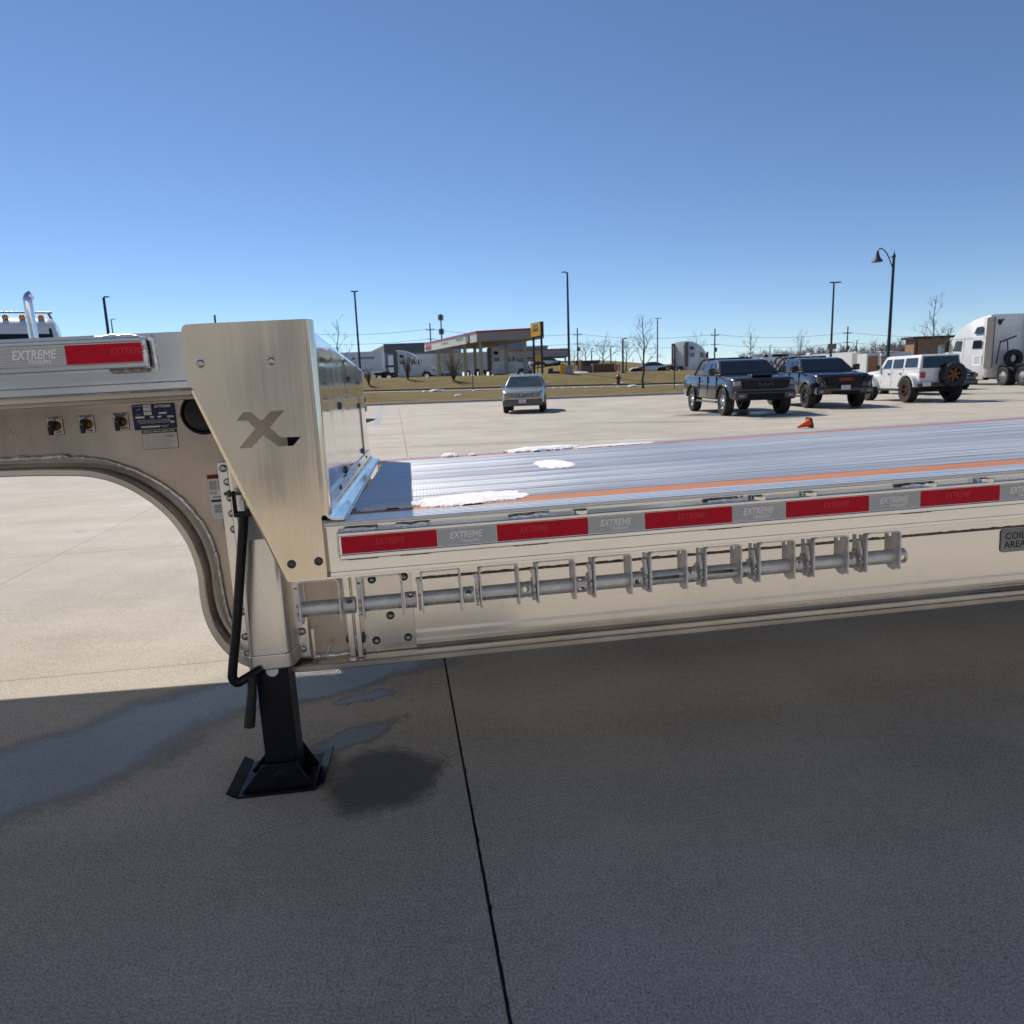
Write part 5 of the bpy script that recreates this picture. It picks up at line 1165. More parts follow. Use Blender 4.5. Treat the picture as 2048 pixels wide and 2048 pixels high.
for s_ in (-1, 1):
    for yy in (0, 4.2): wheel(wt, s_ * .95, yy, .48, .3, .28, 'steel')
MB().box(-1.1, 1.1, 3.4, 5.6, .9, 1.2).build('flat_bed', M['cladding'], wt)
wt.scale = (1.2, 1.2, 1.33)
p0 = at(66, 670, 19.0)
st_ = empty('exhaust_stack', (p0.x, 19.0, 0), 0, 'tall chrome exhaust stack with curved tip beside the white work truck', 'exhaust pipe')
zt_ = at(64, 588, 19.0).z
MB().tube(spline([(0.05, 0, 0.9), (0.02, 0, 2.4), (0, 0, zt_ - .24), (-0.01, 0.02, zt_ - .14), (0.01, 0.05, zt_ - 0.05), (0.07, 0.09, zt_)], 5), 0.108, 18, caps=False).build('pipe', M['chrome'], st_)
MB().box(-.16, .16, -.16, .16, 0, .9).build('mount', M['black'], st_, bevel=.02)

# ------------------------------------------------------------------ lamp posts
def ground_z(X, Y): return terr(X, Y) if Y > edgeY(X) else 0.0
def post(name, label, cat, px, py, Y, r0=0.10, r1=0.06, heads=(), mat='pole', group='lamp posts', block=None, lean=True):
    top = at(px, py, Y); z0 = ground_z(top.x, Y)
    e = empty(name, (top.x, Y, z0), 0, label, cat, group)
    h = top.z - z0
    MB().cyl((0, 0, 0), (0, 0, h), r0, r1, 12).build('pole', M[mat], e)
    MB().cyl((0, 0, 0), (0, 0, .12), r0 * 2.0, r0 * 1.7, 12).build('base', M[mat], e)
    for (dx, dy, L) in heads:
        s_ = 1 if dx > 0 else -1; a = math.atan2(dy, dx); c_, q_ = math.cos(a), math.sin(a)
        MB().add([(c_ * u - q_ * w, q_ * u + c_ * w, h - .02 + z_) for u, w, z_ in ((0, -.03, 0), (0, .03, 0), (L * .35, .03, .02), (L * .35, -.03, .02), (0, -.03, .06), (0, .03, .06), (L * .35, .03, .08), (L * .35, -.03, .08),)], [(0, 1, 2, 3), (4, 7, 6, 5), (0, 4, 5, 1), (2, 6, 7, 3), (0, 3, 7, 4), (1, 5, 6, 2)]).build('arm', M[mat], e)
        MB().add([(c_ * u - q_ * w, q_ * u + c_ * w, h + z_) for u, w, z_ in ((L * .2, -.16, 0), (L * .2, .16, 0), (L, .14, .02), (L, -.14, .02), (L * .2, -.12, .10), (L * .2, .12, .10), (L, .10, .07), (L, -.10, .07))], [(0, 1, 2, 3), (4, 7, 6, 5), (0, 4, 5, 1), (2, 6, 7, 3), (0, 3, 7, 4), (1, 5, 6, 2)]).build('lamp_head', M[mat], e)
    if block: MB().lathe([(0, block[1]), (block[0] * .9, block[1]), (block[0], block[1] - .06), (block[0], -.3)], 16).build('concrete_footing', M['concrete_block'], e)
    return e
post('lamp_post', 'slim dark lamp post with two short heads beside the headboard', 'lamp post', 709, 584, 60, .10, .07, ((1, 0, .30), (-1, 0, .30)))
post('lamp_post', 'tall dark lamp post on a concrete footing next to the yellow box', 'lamp post', 1134.5, 545, 79, .15, .10, ((-1, 0, .62),), block=(.42, .9))
e = post('lamp_post', 'dark lamp post with T-shaped head rising behind the black pickup', 'lamp post', 1668, 566, 60, .10, .065, ((1, .1, .62), (-1, -.1, .36)))
q = at(1661, 693, 59.7); MB().box(-.36, .36, -.18, -.12, q.z - .22 - e.location.z, q.z + .22 - e.location.z).build('notice_panel', M['cladding'], e)
post('lamp_post', 'dark lamp post with single head rising left above the gooseneck rail', 'lamp post', 207, 595, 60, .16, .10, ((1, 0, .45),))
post('lamp_post', 'thin short lamp post close beside the taller left one', 'lamp post', 222, 639, 110, .10, .08, ((1, 0, .7),))
post('lamp_post', 'stub of a dark pole top rising behind the headboard wing', 'lamp post', 429, 630, 62, .10, .08, ())
post('lamp_post', 'distant twin-headed lamp post beside the chassis tractor', 'lamp post', 1315, 637, 130, .13, .09, ((1, .3, .75), (-1, -.3, .6)))
post('lamp_post', 'short hooked lamp post right of the brick enclosure', 'lamp post', 1221.5, 693, 125, .12, .10, ((1, 0, .8),))
post('lamp_post', 'shortest lamp post above the brick enclosure roof', 'lamp post', 1183, 703, 135, .12, .10, ((1, 0, .6),))
post('lamp_post', 'plain straight pole behind the red fire hydrant', 'lamp post', 1245.5, 678, 78, .11, .09, ((1, 0, .5),))
post('lamp_post', 'small lamp post in front of the far woods left of the lettered trailer', 'lamp post', 1540, 691, 150, .10, .09, ((1, 0, .5),))
post('lamp_post', 'small hooked lamp post in front of the far woods right of the utility pole', 'lamp post', 1714, 681, 150, .10, .09, ((1, 0, .5),))
# decorative bell lamp
top = at(1789, 497, 38); dl = empty('bell_lantern_post', (top.x, 38, 0), 0, 'dark green lamp post with curved arm and hanging bell lantern', 'lamp post', 'lamp posts')
h = top.z
MB().tube([(0, 0, 0), (0, 0, .9), (0, 0, 1.0), (0, 0, h - .55), (0, 0, h - .3)], [.15, .13, .09, .065, .06], 14).lathe([(0, h), (.02, h - .18), (.05, h - .28), (.085, h - .36), (.085, h - .42), (.05, h - .48)], 14).build('pole', M['pole'], dl)
c0 = at(1756, 494, 38); dx = c0.x - top.x
MB().tube(spline([(0, 0, h - 1.05), (-.12, 0, h - .75), (dx * .45, 0, h - .22), (dx * .75, 0, h + .01), (dx * .95, 0, h + .0), (dx, 0, h - .12)], 5), .028, 8).tube([(0, 0, h - .42), (dx * .25, 0, h - .42)], .02, 6).build('arm', M['pole'], dl)
MB().lathe([(0, -.02), (.06, -.03), (.075, -.16), (.10, -.20), (.11, -.30), (.17, -.38), (.26, -.50), (.28, -.54), (.25, -.55), (0, -.50)], 20, 'z', (dx, 0, h - .08)).build('lantern', M['roofdark'], dl)
# utility poles and wires
up = []
for i, (px, py, Y, lab) in enumerate(((859.5, 646, 230, 'utility pole above the canopy\'s left end'), (1154.5, 656, 230, 'utility pole right of the tall footed lamp post'), (1430, 657, 230, 'utility pole right of the chassis tractor'), (1696, 653, 230, 'utility pole in front of the woods near the bell lantern post'), (560, 652, 230, 'utility pole hidden behind the headboard wing'), (2010, 655, 230, 'utility pole hidden behind the right-hand tractor'))):
    e = post('utility_pole', 'weathered timber ' + lab, 'utility pole', px, py, Y, .26, .18, (), 'woodpole', 'utility poles')
    hh = at(px, py, Y).z - e.location.z
    for dz in (2.2, 5.0): MB().box(-1.3, 1.3, -.1, .1, hh - dz, hh - dz + .18).build('cross_arm', M['woodpole'], e)
    for x_ in (-1.1, 1.1): MB().cyl((x_, 0, hh - 2.1), (x_, 0, hh - 1.6), .07, n=8).build('insulator', M['cladding'], e)
    MB().cyl((.45, 0, hh - 7.2), (.45, 0, hh - 5.9), .32, n=12).build('transformer', M['cladding'], e)
    up.append((px, Vector((e.location.x, Y, at(px, py, Y).z))))
up = [u for _, u in sorted(up, key=lambda q: q[0])]
wl_ = {0: 'upper', 1: 'lower'}
for k, dz in enumerate((1.8, 4.8)):
    for j, (a, b_) in enumerate(zip(up, up[1:])):
        pts = []
        for i in range(13):
            t_ = i / 12; q = a.lerp(b_, t_); pts.append((q.x, q.y + (.0), q.z - dz - 2.6 * 4 * t_ * (1 - t_) * .5))
        o = MB().tube(pts, .045, 5, caps=False).build('overhead_wire', M['steelwire'])
        tag(o, wl_[k] + ' sagging power line, span %s of the row of timber poles' % ('one', 'two', 'three', 'four', 'five')[j], 'wire', 'overhead wires')
# phone mast
top = at(881, 628, 320); z0 = ground_z(top.x, 320); mt = empty('phone_mast', (top.x, 320, z0), 0, 'grey mobile phone mast with three antenna rings above the canopy', 'mast')
h = top.z - z0
MB().cyl((0, 0, 0), (0, 0, h), .45, .25, 10).build('mast', M['cladding'], mt)
for dz in (1.5, 7.5, 21):
    g = MB()
    for k in range(6):
        a = k * math.pi / 3; g.box(1.0 * math.cos(a) - .16, 1.0 * math.cos(a) + .16, 1.0 * math.sin(a) - .16, 1.0 * math.sin(a) + .16, h - dz - 1.2, h - dz + 1.2)
    g.lathe([(.7, h - dz), (1.1, h - dz), (1.1, h - dz + .2), (.7, h - dz)], 12); g.build('antenna_ring', M['cladding'], mt)

# ------------------------------------------------------------------ bare trees and shrubs
def tree(name, label, px, py_top, Y, spread, seed, mat='bark', group='bare trees', depth=4, trunk=.10, nb=9, cat='tree', z0=None, fork=0.30):
    rg = random.Random(seed); top = at(px, py_top, Y); X = top.x
    zb = ground_z(X, Y) if z0 is None else z0; h = top.z - zb
    e = empty(name, (X, Y, zb), 0, label, cat, group)
    tk_ = MB(); br = MB()
    pts = [Vector((0, 0, 0))]; 
    for i in range(1, 9): pts.append(Vector((rg.gauss(0, .012) * h, rg.gauss(0, .012) * h, h * i / 8)))
    tk_.tube(pts, [trunk * (1 - .9 * (i / 8) ** .8) + .006 for i in range(9)], 7)
    def grow(p, d, L, r, lv):
        q = [p]; dd_ = d.copy(); n = 4 if lv < 2 else 3
        for i in range(n):
            dd_ = (dd_ + Vector((rg.gauss(0, .13), rg.gauss(0, .13), rg.gauss(.10, .10)))).normalized(); q.append(q[-1] + dd_ * (L / n))
        br.tube(q, [r * (1 - .75 * i / n) for i in range(n + 1)], 4 if lv else 5, caps=False)
        if lv < depth - 1:
            for k in range(rg.choice((3, 4))):
                t_ = rg.uniform(.25, 1.0); i = min(n - 1, int(t_ * n)); b0 = q[i].lerp(q[i + 1], t_ * n - i)
                a = rg.uniform(0, 6.28); side = dd_.orthogonal().normalized(); side.rotate(Matrix.Rotation(a, 3, dd_))
                grow(b0, (dd_ * .8 + side * rg.uniform(.4, .9)).normalized(), L * rg.uniform(.4, .62), r * .5, lv + 1)
    for k in range(nb):
        t_ = fork + (0.95 - fork) * (k + rg.random()) / nb; i = min(7, int(t_ * 8)); b0 = pts[i].lerp(pts[i + 1], t_ * 8 - i)
        a = k * 2.4 + rg.uniform(-.4, .4); L = spread * (1.15 - .75 * t_) * rg.uniform(.8, 1.2)
        grow(b0, Vector((math.cos(a), math.sin(a), rg.uniform(.55, 1.1))).normalized(), L, trunk * (.42 * (1.1 - t_)) + .006, 0)
    tk_.build('trunk', M[mat], e); br.build('crown', M[mat], e, recalc=False)
    return e
tree('bare_tree', 'leafless young tree leaning over the headboard panel', 672, 637, 66, 1.7, 11, trunk=.09, depth=4, nb=9, fork=.35)
tree('bare_tree', 'leafless tree standing on the grass bank in the middle', 1286, 636, 62, 1.9, 5, trunk=.12, depth=4, nb=13)
tree('bare_tree', 'slender leafless tree in front of the tan brick building', 1873, 590, 47, 1.25, 8, trunk=.07, depth=4, nb=14, fork=.25)
tree('bare_tree', 'dense dark leafless tree behind the slender one at right', 1897, 655, 85, 2.0, 21, trunk=.14, depth=5, nb=12)
tree('bare_tree', 'leafless tree above the lettered white trailer', 1502, 655, 120, 2.2, 31, trunk=.13, depth=4, nb=12)
tree('bare_tree', 'leafless tree above the cab of the black pickup', 1602, 664, 120, 2.3, 41, trunk=.13, depth=4, nb=12)
tree('bare_tree', 'leafless tree left of the chassis tractor, behind the pole', 1252, 684, 140, 4.0, 51, trunk=.16, depth=4, nb=11)
tree('bare_tree', 'broad leafless tree behind the brick enclosure roof', 1206, 690, 150, 4.2, 61, trunk=.2, depth=5, nb=12)
tree('bare_tree', 'leafless tree left of the broad one behind the enclosure', 1170, 694, 160, 3.4, 71, trunk=.16, depth=4, nb=11)
tree('bare_tree', 'small leafless tree right beside the tall footed lamp post', 1148, 700, 150, 2.6, 81, trunk=.12, depth=4, nb=10)
tree('bare_tree', 'slim leafless tree right of the chassis tractor', 1393, 668, 112, 2.6, 83, trunk=.10, depth=4, nb=10)
def shrub(label, px, py_top, Y, spread, seed, n=26):
    rg = random.Random(seed); top = at(px, py_top, Y); X = top.x; zb = ground_z(X, Y); h = top.z - zb
    e = empty('bare_shrub', (X, Y, zb), 0, label, 'shrub', 'bare shrubs on the bank'); s_ = MB()
    for k in range(n):
        a = rg.uniform(0, 6.28); rr_ = rg.uniform(.1, 1) * spread; hh = h * rg.uniform(.6, 1.0)
        p_ = [Vector((math.cos(a) * rr_ * t_ ** 1.3 + rg.gauss(0, .04), math.sin(a) * rr_ * t_ ** 1.3, hh * t_)) for t_ in (0, .3, .6, 1)]
        s_.tube(p_, [.028, .022, .016, .006], 4, caps=False)
        for j in range(5):
            b0 = p_[2].lerp(p_[3], rg.random()) if j % 2 else p_[1].lerp(p_[2], rg.random()); s_.tube([b0, b0 + Vector((rg.gauss(0, .22), rg.gauss(0, .22), rg.uniform(.15, .5)))], [.012, .005], 3, caps=False)
    s_.build('stems', M['twig'], e, recalc=False)
    MB().lathe([(0, .03), (.4, .02), (.6, -.08)], 14).build('mulch_ring', M['bark'], e)
    return e
shrub('bare reddish shrub nearest the headboard on the bank', 736, 735, 72, .7, 3)
shrub('tall bare shrub in front of the lettered trailer\'s tractor', 812, 702, 76, 1.0, 4, 34)
shrub('wide bare shrub below the canopy\'s left columns', 905, 705, 74, 1.5, 5, 40)
shrub('bare shrub at the foot of the twin yellow sign posts', 1060, 738, 84, .8, 6, 18)
# far woods that read as one mass
wd = MB(); rg = random.Random(3)
for i in range(760):
    px = rg.uniform(1425, 2060) if i < 660 else rg.uniform(1180, 1430); Y = rg.uniform(285, 360)
    b0 = at(px, 720, Y); zb = ground_z(b0.x, Y) - .5; h = (rg.uniform(8, 13) if px > 1425 else rg.uniform(4, 7)) * (1 - .25 * (1 if px < 1480 else 0)) * (.75 + .35 * (px - 1425) / 620)
    wd.tube([(b0.x, Y, zb), (b0.x + rg.gauss(0, .4), Y, zb + h)], [.22, .05], 3, caps=False)
    for k in range(34):
        z = zb + h * rg.uniform(.12, .9); a = rg.uniform(0, 6.28); L = h * rg.uniform(.12, .30)
        wd.tube([(b0.x, Y, z), (b0.x + math.cos(a) * L * .6, Y + math.sin(a) * L * .6, z + L * .75)], [.085, .035], 3, caps=False)
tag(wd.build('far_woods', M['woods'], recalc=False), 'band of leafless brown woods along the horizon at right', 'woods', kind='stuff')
# evergreens
for px, py, Y, lab in ((1230.5, 716, 130, 'tiny dark conifer right of the brick enclosure'), (1199, 713, 190, 'dark conifer top above the enclosure roof'), (1266, 714, 190, 'dark conifer on the brown ridge')):
    top = at(px, py, Y); zb = ground_z(top.x, Y) - .2; e = empty('conifer', (top.x, Y, zb), 0, lab, 'tree', 'conifers'); h = max(2.0, top.z - zb); g = MB(); rg = random.Random(int(px))
    for k in range(150):
        z = h * rg.random() ** 1.3; r_ = (1 - z / h) * h * .22 + .05; a = rg.uniform(0, 6.28); c_ = Vector((math.cos(a), math.sin(a), -.35)); s_ = Vector((-math.sin(a), math.cos(a), 0)) * (r_ * .22)
        g.add([Vector((0, 0, z)) - s_, Vector((0, 0, z)) + s_, Vector((0, 0, z)) + c_ * r_], [(0, 1, 2)])
    g.build('crown', simple('conifer_green', (.025, .05, .03), .9), e, recalc=False); MB().cyl((0, 0, 0), (0, 0, h * .95), .12, .03, 6).build('trunk', M['bark'], e)

# ------------------------------------------------------------------ fuel canopy, sign, buildings
def P2(px, Y): return Vector((at(px, 740, Y).x, Y))
gz = terr(-3, 95)
ztop = at(955, 664, 88).z; zbot = at(955, 683.5, 88).z
C0 = Vector((at(955, 664, 88).x, 88)); CL = Vector((at(851, 690, 109.5).x, 109.5)); CR = Vector((at(1086, 660, 85).x, 86.0)); CB = CL + CR - C0
cv = empty('fuel_canopy', (C0.x, C0.y, gz), 0, 'large fuel canopy with red top edge, fascia coloured pale where sunlit and taupe where shaded', 'canopy')
def W2(v, z): return (v.x - C0.x, v.y - C0.y, z - gz)
def slabq(name, a, b_, z0, z1, t, mat, parent=cv):
    d_ = (b_ - a).normalized(); n_ = Vector((d_.y, -d_.x)) * t
    vs = [W2(a, z0), W2(b_, z0), W2(b_, z1), W2(a, z1), W2(a + n_, z0), W2(b_ + n_, z0), W2(b_ + n_, z1), W2(a + n_, z1)]
    return MB().add(vs, [(0, 1, 2, 3), (4, 7, 6, 5), (0, 4, 5, 1), (2, 6, 7, 3), (0, 3, 7, 4), (1, 5, 6, 2)]).build(name, M[mat], parent, smooth=False)
slabq('fascia', CL, C0, zbot, ztop - .12, .15, 'cream'); slabq('fascia', C0, CR, zbot, ztop - .12, .15, 'taupe'); slabq('fascia', CR, CB, zbot, ztop - .12, .15, 'taupe')  # light put into the fascia colours: pale sunlit left face, darker shaded faces
slabq('red_trim', CL, C0, ztop - .12, ztop + .12, .2, 'redtrim'); slabq('red_trim', C0, CR, ztop - .12, ztop + .12, .2, 'redtrim')
MB().add([W2(C0, zbot + .1), W2(CR, zbot + .1), W2(CB, zbot + .1), W2(CL, zbot + .1), W2(C0, ztop - .2), W2(CR, ztop - .2), W2(CB, ztop - .2), W2(CL, ztop - .2)], [(0, 1, 2, 3), (4, 7, 6, 5)]).build('soffit', M['taupe'], cv, smooth=False)
du = CL - C0; dv = CR - C0
for u in (.10, .36, .62, .88):
    for v in (.14, .84):
        q = C0 + du * u + dv * v; MB().box(q.x - C0.x - .22, q.x - C0.x + .22, q.y - C0.y - .22, q.y - C0.y + .22, -.3, zbot + .1 - gz).build('column', M['column'], cv, bevel=.03)
ld = -du.normalized(); nl = Vector((ld.y, -ld.x)); 
def on_left(t_, off=.19): q = C0 + du * t_ + Vector((du.y, -du.x)).normalized() * -off; return q
nl3 = Vector((ld.x, ld.y, 0))
zf = (zbot + ztop) / 2 - gz
def lface(t_):
    q = CL + (C0 - CL) * t_; n_ = Vector(((C0 - CL).normalized().y, -(C0 - CL).normalized().x)); q = q + n_ * .19; return (q.x - C0.x, q.y - C0.y)
a = lface(.86); o = MB().lathe([(0, .04), (.62, .04), (.66, 0)], 24, 'z').mesh('round_emblem', M['ink']); o.transform(frame_of((a[0], a[1], zf), ld.to_3d(), (0, 0, 1))); link('round_emblem', o, cv)
o = MB().lathe([(0, .06), (.46, .05), (.46, 0)], 24, 'z').mesh('emblem_face', M['taupe']); o.transform(frame_of((a[0], a[1], zf), ld.to_3d(), (0, 0, 1))); link('emblem_face', o, cv)
def bars(t0, n, step, mat, z, hh, name):
    for k in range(n):
        a = lface(t0 + k * step); b_ = lface(t0 + k * step + step * .72); v = Vector((b_[0] - a[0], b_[1] - a[1], 0)); k2 = .8 + .4 * ((k * 37) % 5) / 5
        MB().add([(a[0], a[1], z), (b_[0], b_[1], z), (b_[0], b_[1], z + hh * k2), (a[0], a[1], z + hh * k2)], [(0, 1, 2, 3)]).build(name, M[mat], cv, smooth=False)
bars(.02, 8, .0165, 'redtrim', zf - .45, .72, 'sign_letter'); bars(.38, 7, .018, 'column', zf - .05, .22, 'sign_letter'); bars(.66, 7, .018, 'greenprint', zf + .02, .26, 'sign_letter')
# yellow sign on two posts
S0 = at(1063, 700, 83.5); S1 = at(1082, 700, 81.0)
sy = empty('yellow_sign', (S1.x, 81.0, terr(S1.x, 81)), 0, 'yellow weighbridge sign on two black posts right of the canopy', 'sign')
sz = sy.location.z; zt1 = at(1082, 644, 81).z - sz; zb1 = at(1082, 671, 81).z - sz
dx_, dy_ = S0.x - S1.x, 2.5; L = math.hypot(dx_, dy_); ux, uy = dx_ / L, dy_ / L; nx_, ny_ = (-uy, ux) if (-uy) < 0 else (uy, -ux)
def sq(u, w, z): return (ux * u + nx_ * w, uy * u + ny_ * w, z)
def sbox(name, u0, u1, w0, w1, z0, z1, mat): return MB().add([sq(u, w, z) for z in (z0, z1) for w in (w0, w1) for u in (u0, u1)], [(0, 2, 3, 1), (4, 5, 7, 6), (0, 1, 5, 4), (2, 6, 7, 3), (0, 4, 6, 2), (1, 3, 7, 5)]).build(name, M[mat], sy)
sbox('sign_case', -.08, L + .08, -.36, -.02, zb1 - .06, zt1 + .06, 'roofdark'); sbox('sign_face', 0, L, -.02, .02, zb1, zt1, 'yellow')
text('print', 'SCALES', .50, M['ink'], sy, sq(L * .5, .03, (zb1 + zt1) / 2 - .02), xa=(-ux, -uy, 0), ya=(0, 0, 1), extrude=.003, bold=.012, sx=.9)
for k in range(6): sbox('print', L * (.25 + k * .085), L * (.25 + k * .085 + .055), .02, .025, zt1 - .46, zt1 - .18, 'cladding')
for u in (.25, L - .2): MB().cyl(sq(u, -.2, -.3), sq(u, -.2, zb1), .13, n=10).build('post', M['roofdark'], sy)
S0 = at(1070, 716, 118); MB()
s2 = empty('yellow_board', (S0.x, 118, terr(S0.x, 118)), 0, 'small yellow board seen between the sign posts', 'sign'); zz = at(1076, 716, 118).z - s2.location.z
MB().box(-.1, .95, -.1, .1, zz - .55, zz + .45).build('board', M['yellow'], s2); MB().box(.35, .5, -.06, .06, 0, zz - .55).build('post', M['roofdark'], s2); MB().box(-.1, .95, -.1, .1, zz - 1.0, zz - .56).build('skirt', M['roofdark'], s2)
def block(name, label, cat, px0, px1, py_top, Y, depth, mat, roof=None, group=None, zb=None, ov=.2):
    a = at(px0, py_top, Y); b_ = at(px1, py_top, Y); z0 = ground_z((a.x + b_.x) / 2, Y) - .3 if zb is None else zb
    e = empty(name, ((a.x + b_.x) / 2, Y, z0), 0, label, cat, group); w = abs(b_.x - a.x) / 2; h = max(a.z, b_.z) - z0
    MB().box(-w, w, 0, depth, 0, h).build('wall', M[mat], e, smooth=False)
    if roof: MB().box(-w - ov, w + ov, -ov, depth + ov, h, h + .35).build('roof', M[roof], e, smooth=False)
    return e, w, h
e, w, h = block('warehouse', 'blue-grey warehouse with dark roof band behind the trailers', 'building', 768, 905, 690.5, 210, 40, 'wall_blue', 'wall_dark')
MB().box(-w - .05, w + .05, -.12, -.02, h - 2.2, h).build('roof_band', M['wall_dark'], e, smooth=False)
MB().add([(-w - 14, 30, 0), (-w, 0, 0), (-w, 0, h), (-w - 14, 30, h - 2.0)], [(0, 1, 2, 3)]).build('end_wall', M['taupe'], e, smooth=False)
for k in range(9): MB().box(-w + .4 + k * 2.15, -w + 1.6 + k * 2.15, -.08, -.02, 1, 3.4).build('dock_door', M['wall_dark'], e, smooth=False)
e, w, h = block('warehouse', 'tall blue-grey warehouse block seen under the canopy', 'building', 985, 1053, 684, 200, 25, 'wall_blue', 'wall_blue')
e, w, h = block('warehouse', 'low blue-grey annex right of the tall warehouse block', 'building', 1053, 1095, 695.5, 198, 22, 'wall_blue', 'wall_blue')
e, w, h = block('second_canopy', 'distant low canopy with grey fascia and thin red line', 'canopy', 1020, 1138, 702.5, 168, 14, 'taupe')
MB().box(-w - .1, w + .1, -.15, 14, h - .05, h + .2).build('red_trim', M['redtrim'], e, smooth=False)
wl2 = [c for c in e.children if c.name.startswith('wall')][0]; 
for v in wl2.data.vertices:
    if v.co.z < .1: v.co.z = h - 1.6
for k in range(5): MB().box(-w + .8 + k * (2 * w - 1.6) / 4 - .2, -w + .8 + k * (2 * w - 1.6) / 4 + .2, 1, 1.4, 0, h - 1.6).build('column', M['column'], e)
# parked white and grey cars under the far canopy
rg = random.Random(12)
for k, px in enumerate((1046, 1058, 1092, 1101, 1110, 1117)):
    Y = 160; b0 = at(px, 716, Y); z0 = ground_z(b0.x, Y)
    e = empty('parked_car', (b0.x, Y, z0), R(rg.choice((80, 95, 100))), ('small %s car under the distant canopy, number %s from the left' % (('white', 'grey')[k % 2], ('one', 'two', 'three', 'four', 'five', 'six')[k])), 'car', 'cars far off under the second canopy')
    shape(sed_lo, .9, .06, None, M['white' if k % 2 == 0 else 'paint_blue'], 'body', e); shape(sed_cab, .8, .05, lambda y, z: 1 - .2 * max(0, z - .93), M['glass'], 'cab', e)
    for yy in (0, 2.85):
        for s_ in (-1, 1): MB().cyl((s_ * .7, yy, .33), (s_ * .9, yy, .33), .33, n=12).build('wheel', M['rubber'], e)
# brick bin enclosure
Y = 84; a = at(1188, 728, Y); b_ = at(1229, 728, Y); z0 = terr(a.x, Y) - .3
en = empty('bin_enclosure', (a.x, Y, z0), 0, 'brown brick bin enclosure with grey slatted gate and dark roof', 'enclosure')
w = b_.x - a.x; h = at(1208, 728.5, Y).z - z0
MB().box(0, w, 0, 3.2, 0, h).build('wall', M['brick'], en, smooth=False); MB().box(-.06, w + .06, -.06, 3.26, h, h + .1).build('coping', M['taupe'], en)
x0 = at(1158.5, 728, Y).x - a.x; x1 = at(1164, 728, Y).x - a.x
MB().box(x0, x1, -.2, .3, 0, at(1160, 722, Y).z - z0).build('brick_pier', M['brick_tan'], en); MB().box(x0 - .06, x1 + .06, -.26, .36, at(1160, 722, Y).z - z0, at(1160, 719.5, Y).z - z0).build('pier_cap', M['cream'], en)
MB().box(-.18, -.02, -.15, .2, 0, h + .1).build('gate_post', M['brick_tan'], en)
nsl = 14
for k in range(nsl):
    u = x1 + (-.2 - x1) * k / nsl; MB().box(u, u + (-.2 - x1) / nsl * .88, -.05, 0, .1, h * .92).build('gate_slat', M['cladding'], en, smooth=False)
MB().box(x0 + .1, at(1206, 728, Y).x - a.x, 3.3, 6, 0, at(1180, 722, Y).z - z0).build('rear_wall', M['brick'], en, smooth=False)
MB().box(x0 - .1, at(1206, 728, Y).x - a.x + .1, 3.0, 6.2, at(1180, 722.5, Y).z - z0, at(1180, 719.5, Y).z - z0).build('roof', M['roofdark'], en, smooth=False)
def thing_box(name, label, cat, px0, px1, py0, py1, Y, d, mat, bev=.04, extra=None, legs=False):
    a = at(px0, py0, Y); b_ = at(px1, py0, Y); c_ = at((px0 + px1) / 2, py1, Y); X = (a.x + b_.x) / 2; z0 = ground_z(X, Y); e = empty(name, (X, Y, z0), 0, label, cat); w = abs(b_.x - a.x) / 2
    zb = max(c_.z - z0, 0) if legs else -.1
    MB().box(-w, w, -d / 2, d / 2, zb, (a.z + b_.z) / 2 - z0).build('body', M[mat], e, bevel=bev)
    if legs:
        for s_ in (-1, 1): MB().box(s_ * w * .7 - .05, s_ * w * .7 + .05, -.05, .05, 0, zb).build('leg', M['column'], e)
    return e, w, (a.z + b_.z) / 2 - z0
e, w, h = thing_box('yellow_box', 'bright yellow box housing beside the concrete footing', 'box', 1119.5, 1132.5, 730.5, 751, 82, .9, 'yellow', .06)
MB().box(-w * .6, w * .6, -.47, -.45, .2, h - .3).build('door', M['yellow'], e)
e, w, h = thing_box('waste_skip', 'dark blue waste skip left of the yellow box', 'skip', 1104, 1119, 742.5, 751, 83, 1.4, 'navy', .05)
MB().prism([(-w - .5, 0), (-w + .1, 0), (-w + .1, h + .35), (-w - .35, h + .35)], -.6, .6).build('hopper', M['navy'], e)
e, w, h = thing_box('red_cabinet', 'red sign cabinet on pale legs right of the brick enclosure', 'cabinet', 1231.5, 1239.5, 729, 740.5, 81, .5, 'redtrim', .02, legs=True)
MB().box(-.05, .08, -.27, -.25, h - .62, h - .12).build('pale_panel', M['cream'], e)
a = at(1258, 743, 92); b_ = at(1286, 743, 92); e = empty('red_flatbed', ((a.x + b_.x) / 2, 92, terr(22, 92)), 0, 'low red flatbed trailer behind the middle tree', 'trailer'); w = (b_.x - a.x) / 2; hz = a.z - e.location.z
MB().box(-w, w, -1, 1, hz - .3, hz).build('bed', M['redtrim'], e, bevel=.03); MB().box(w * .45, w, -.9, .9, hz, hz + .55).build('raised_neck', M['hydrant'], e, bevel=.05)
for x_ in (-.5, .1): MB().cyl((x_ * w, -1.0, .4), (x_ * w, -.75, .4), .4, n=14).build('wheel', M['rubber'], e)
b0 = at(1250, 745, 94); e = empty('parked_car', (b0.x + 1.6, 94, terr(b0.x, 94)), R(-88), 'white car parked beside the low red flatbed', 'car')
shape(sed_lo, .9, .06, None, M['white'], 'body', e); shape(sed_cab, .8, .05, lambda y, z: 1 - .2 * max(0, z - .93), M['glass'], 'cab', e)
for yy in (0, 2.85):
    for s_ in (-1, 1): MB().cyl((s_ * .7, yy, .33), (s_ * .9, yy, .33), .33, n=12).build('wheel', M['rubber'], e)
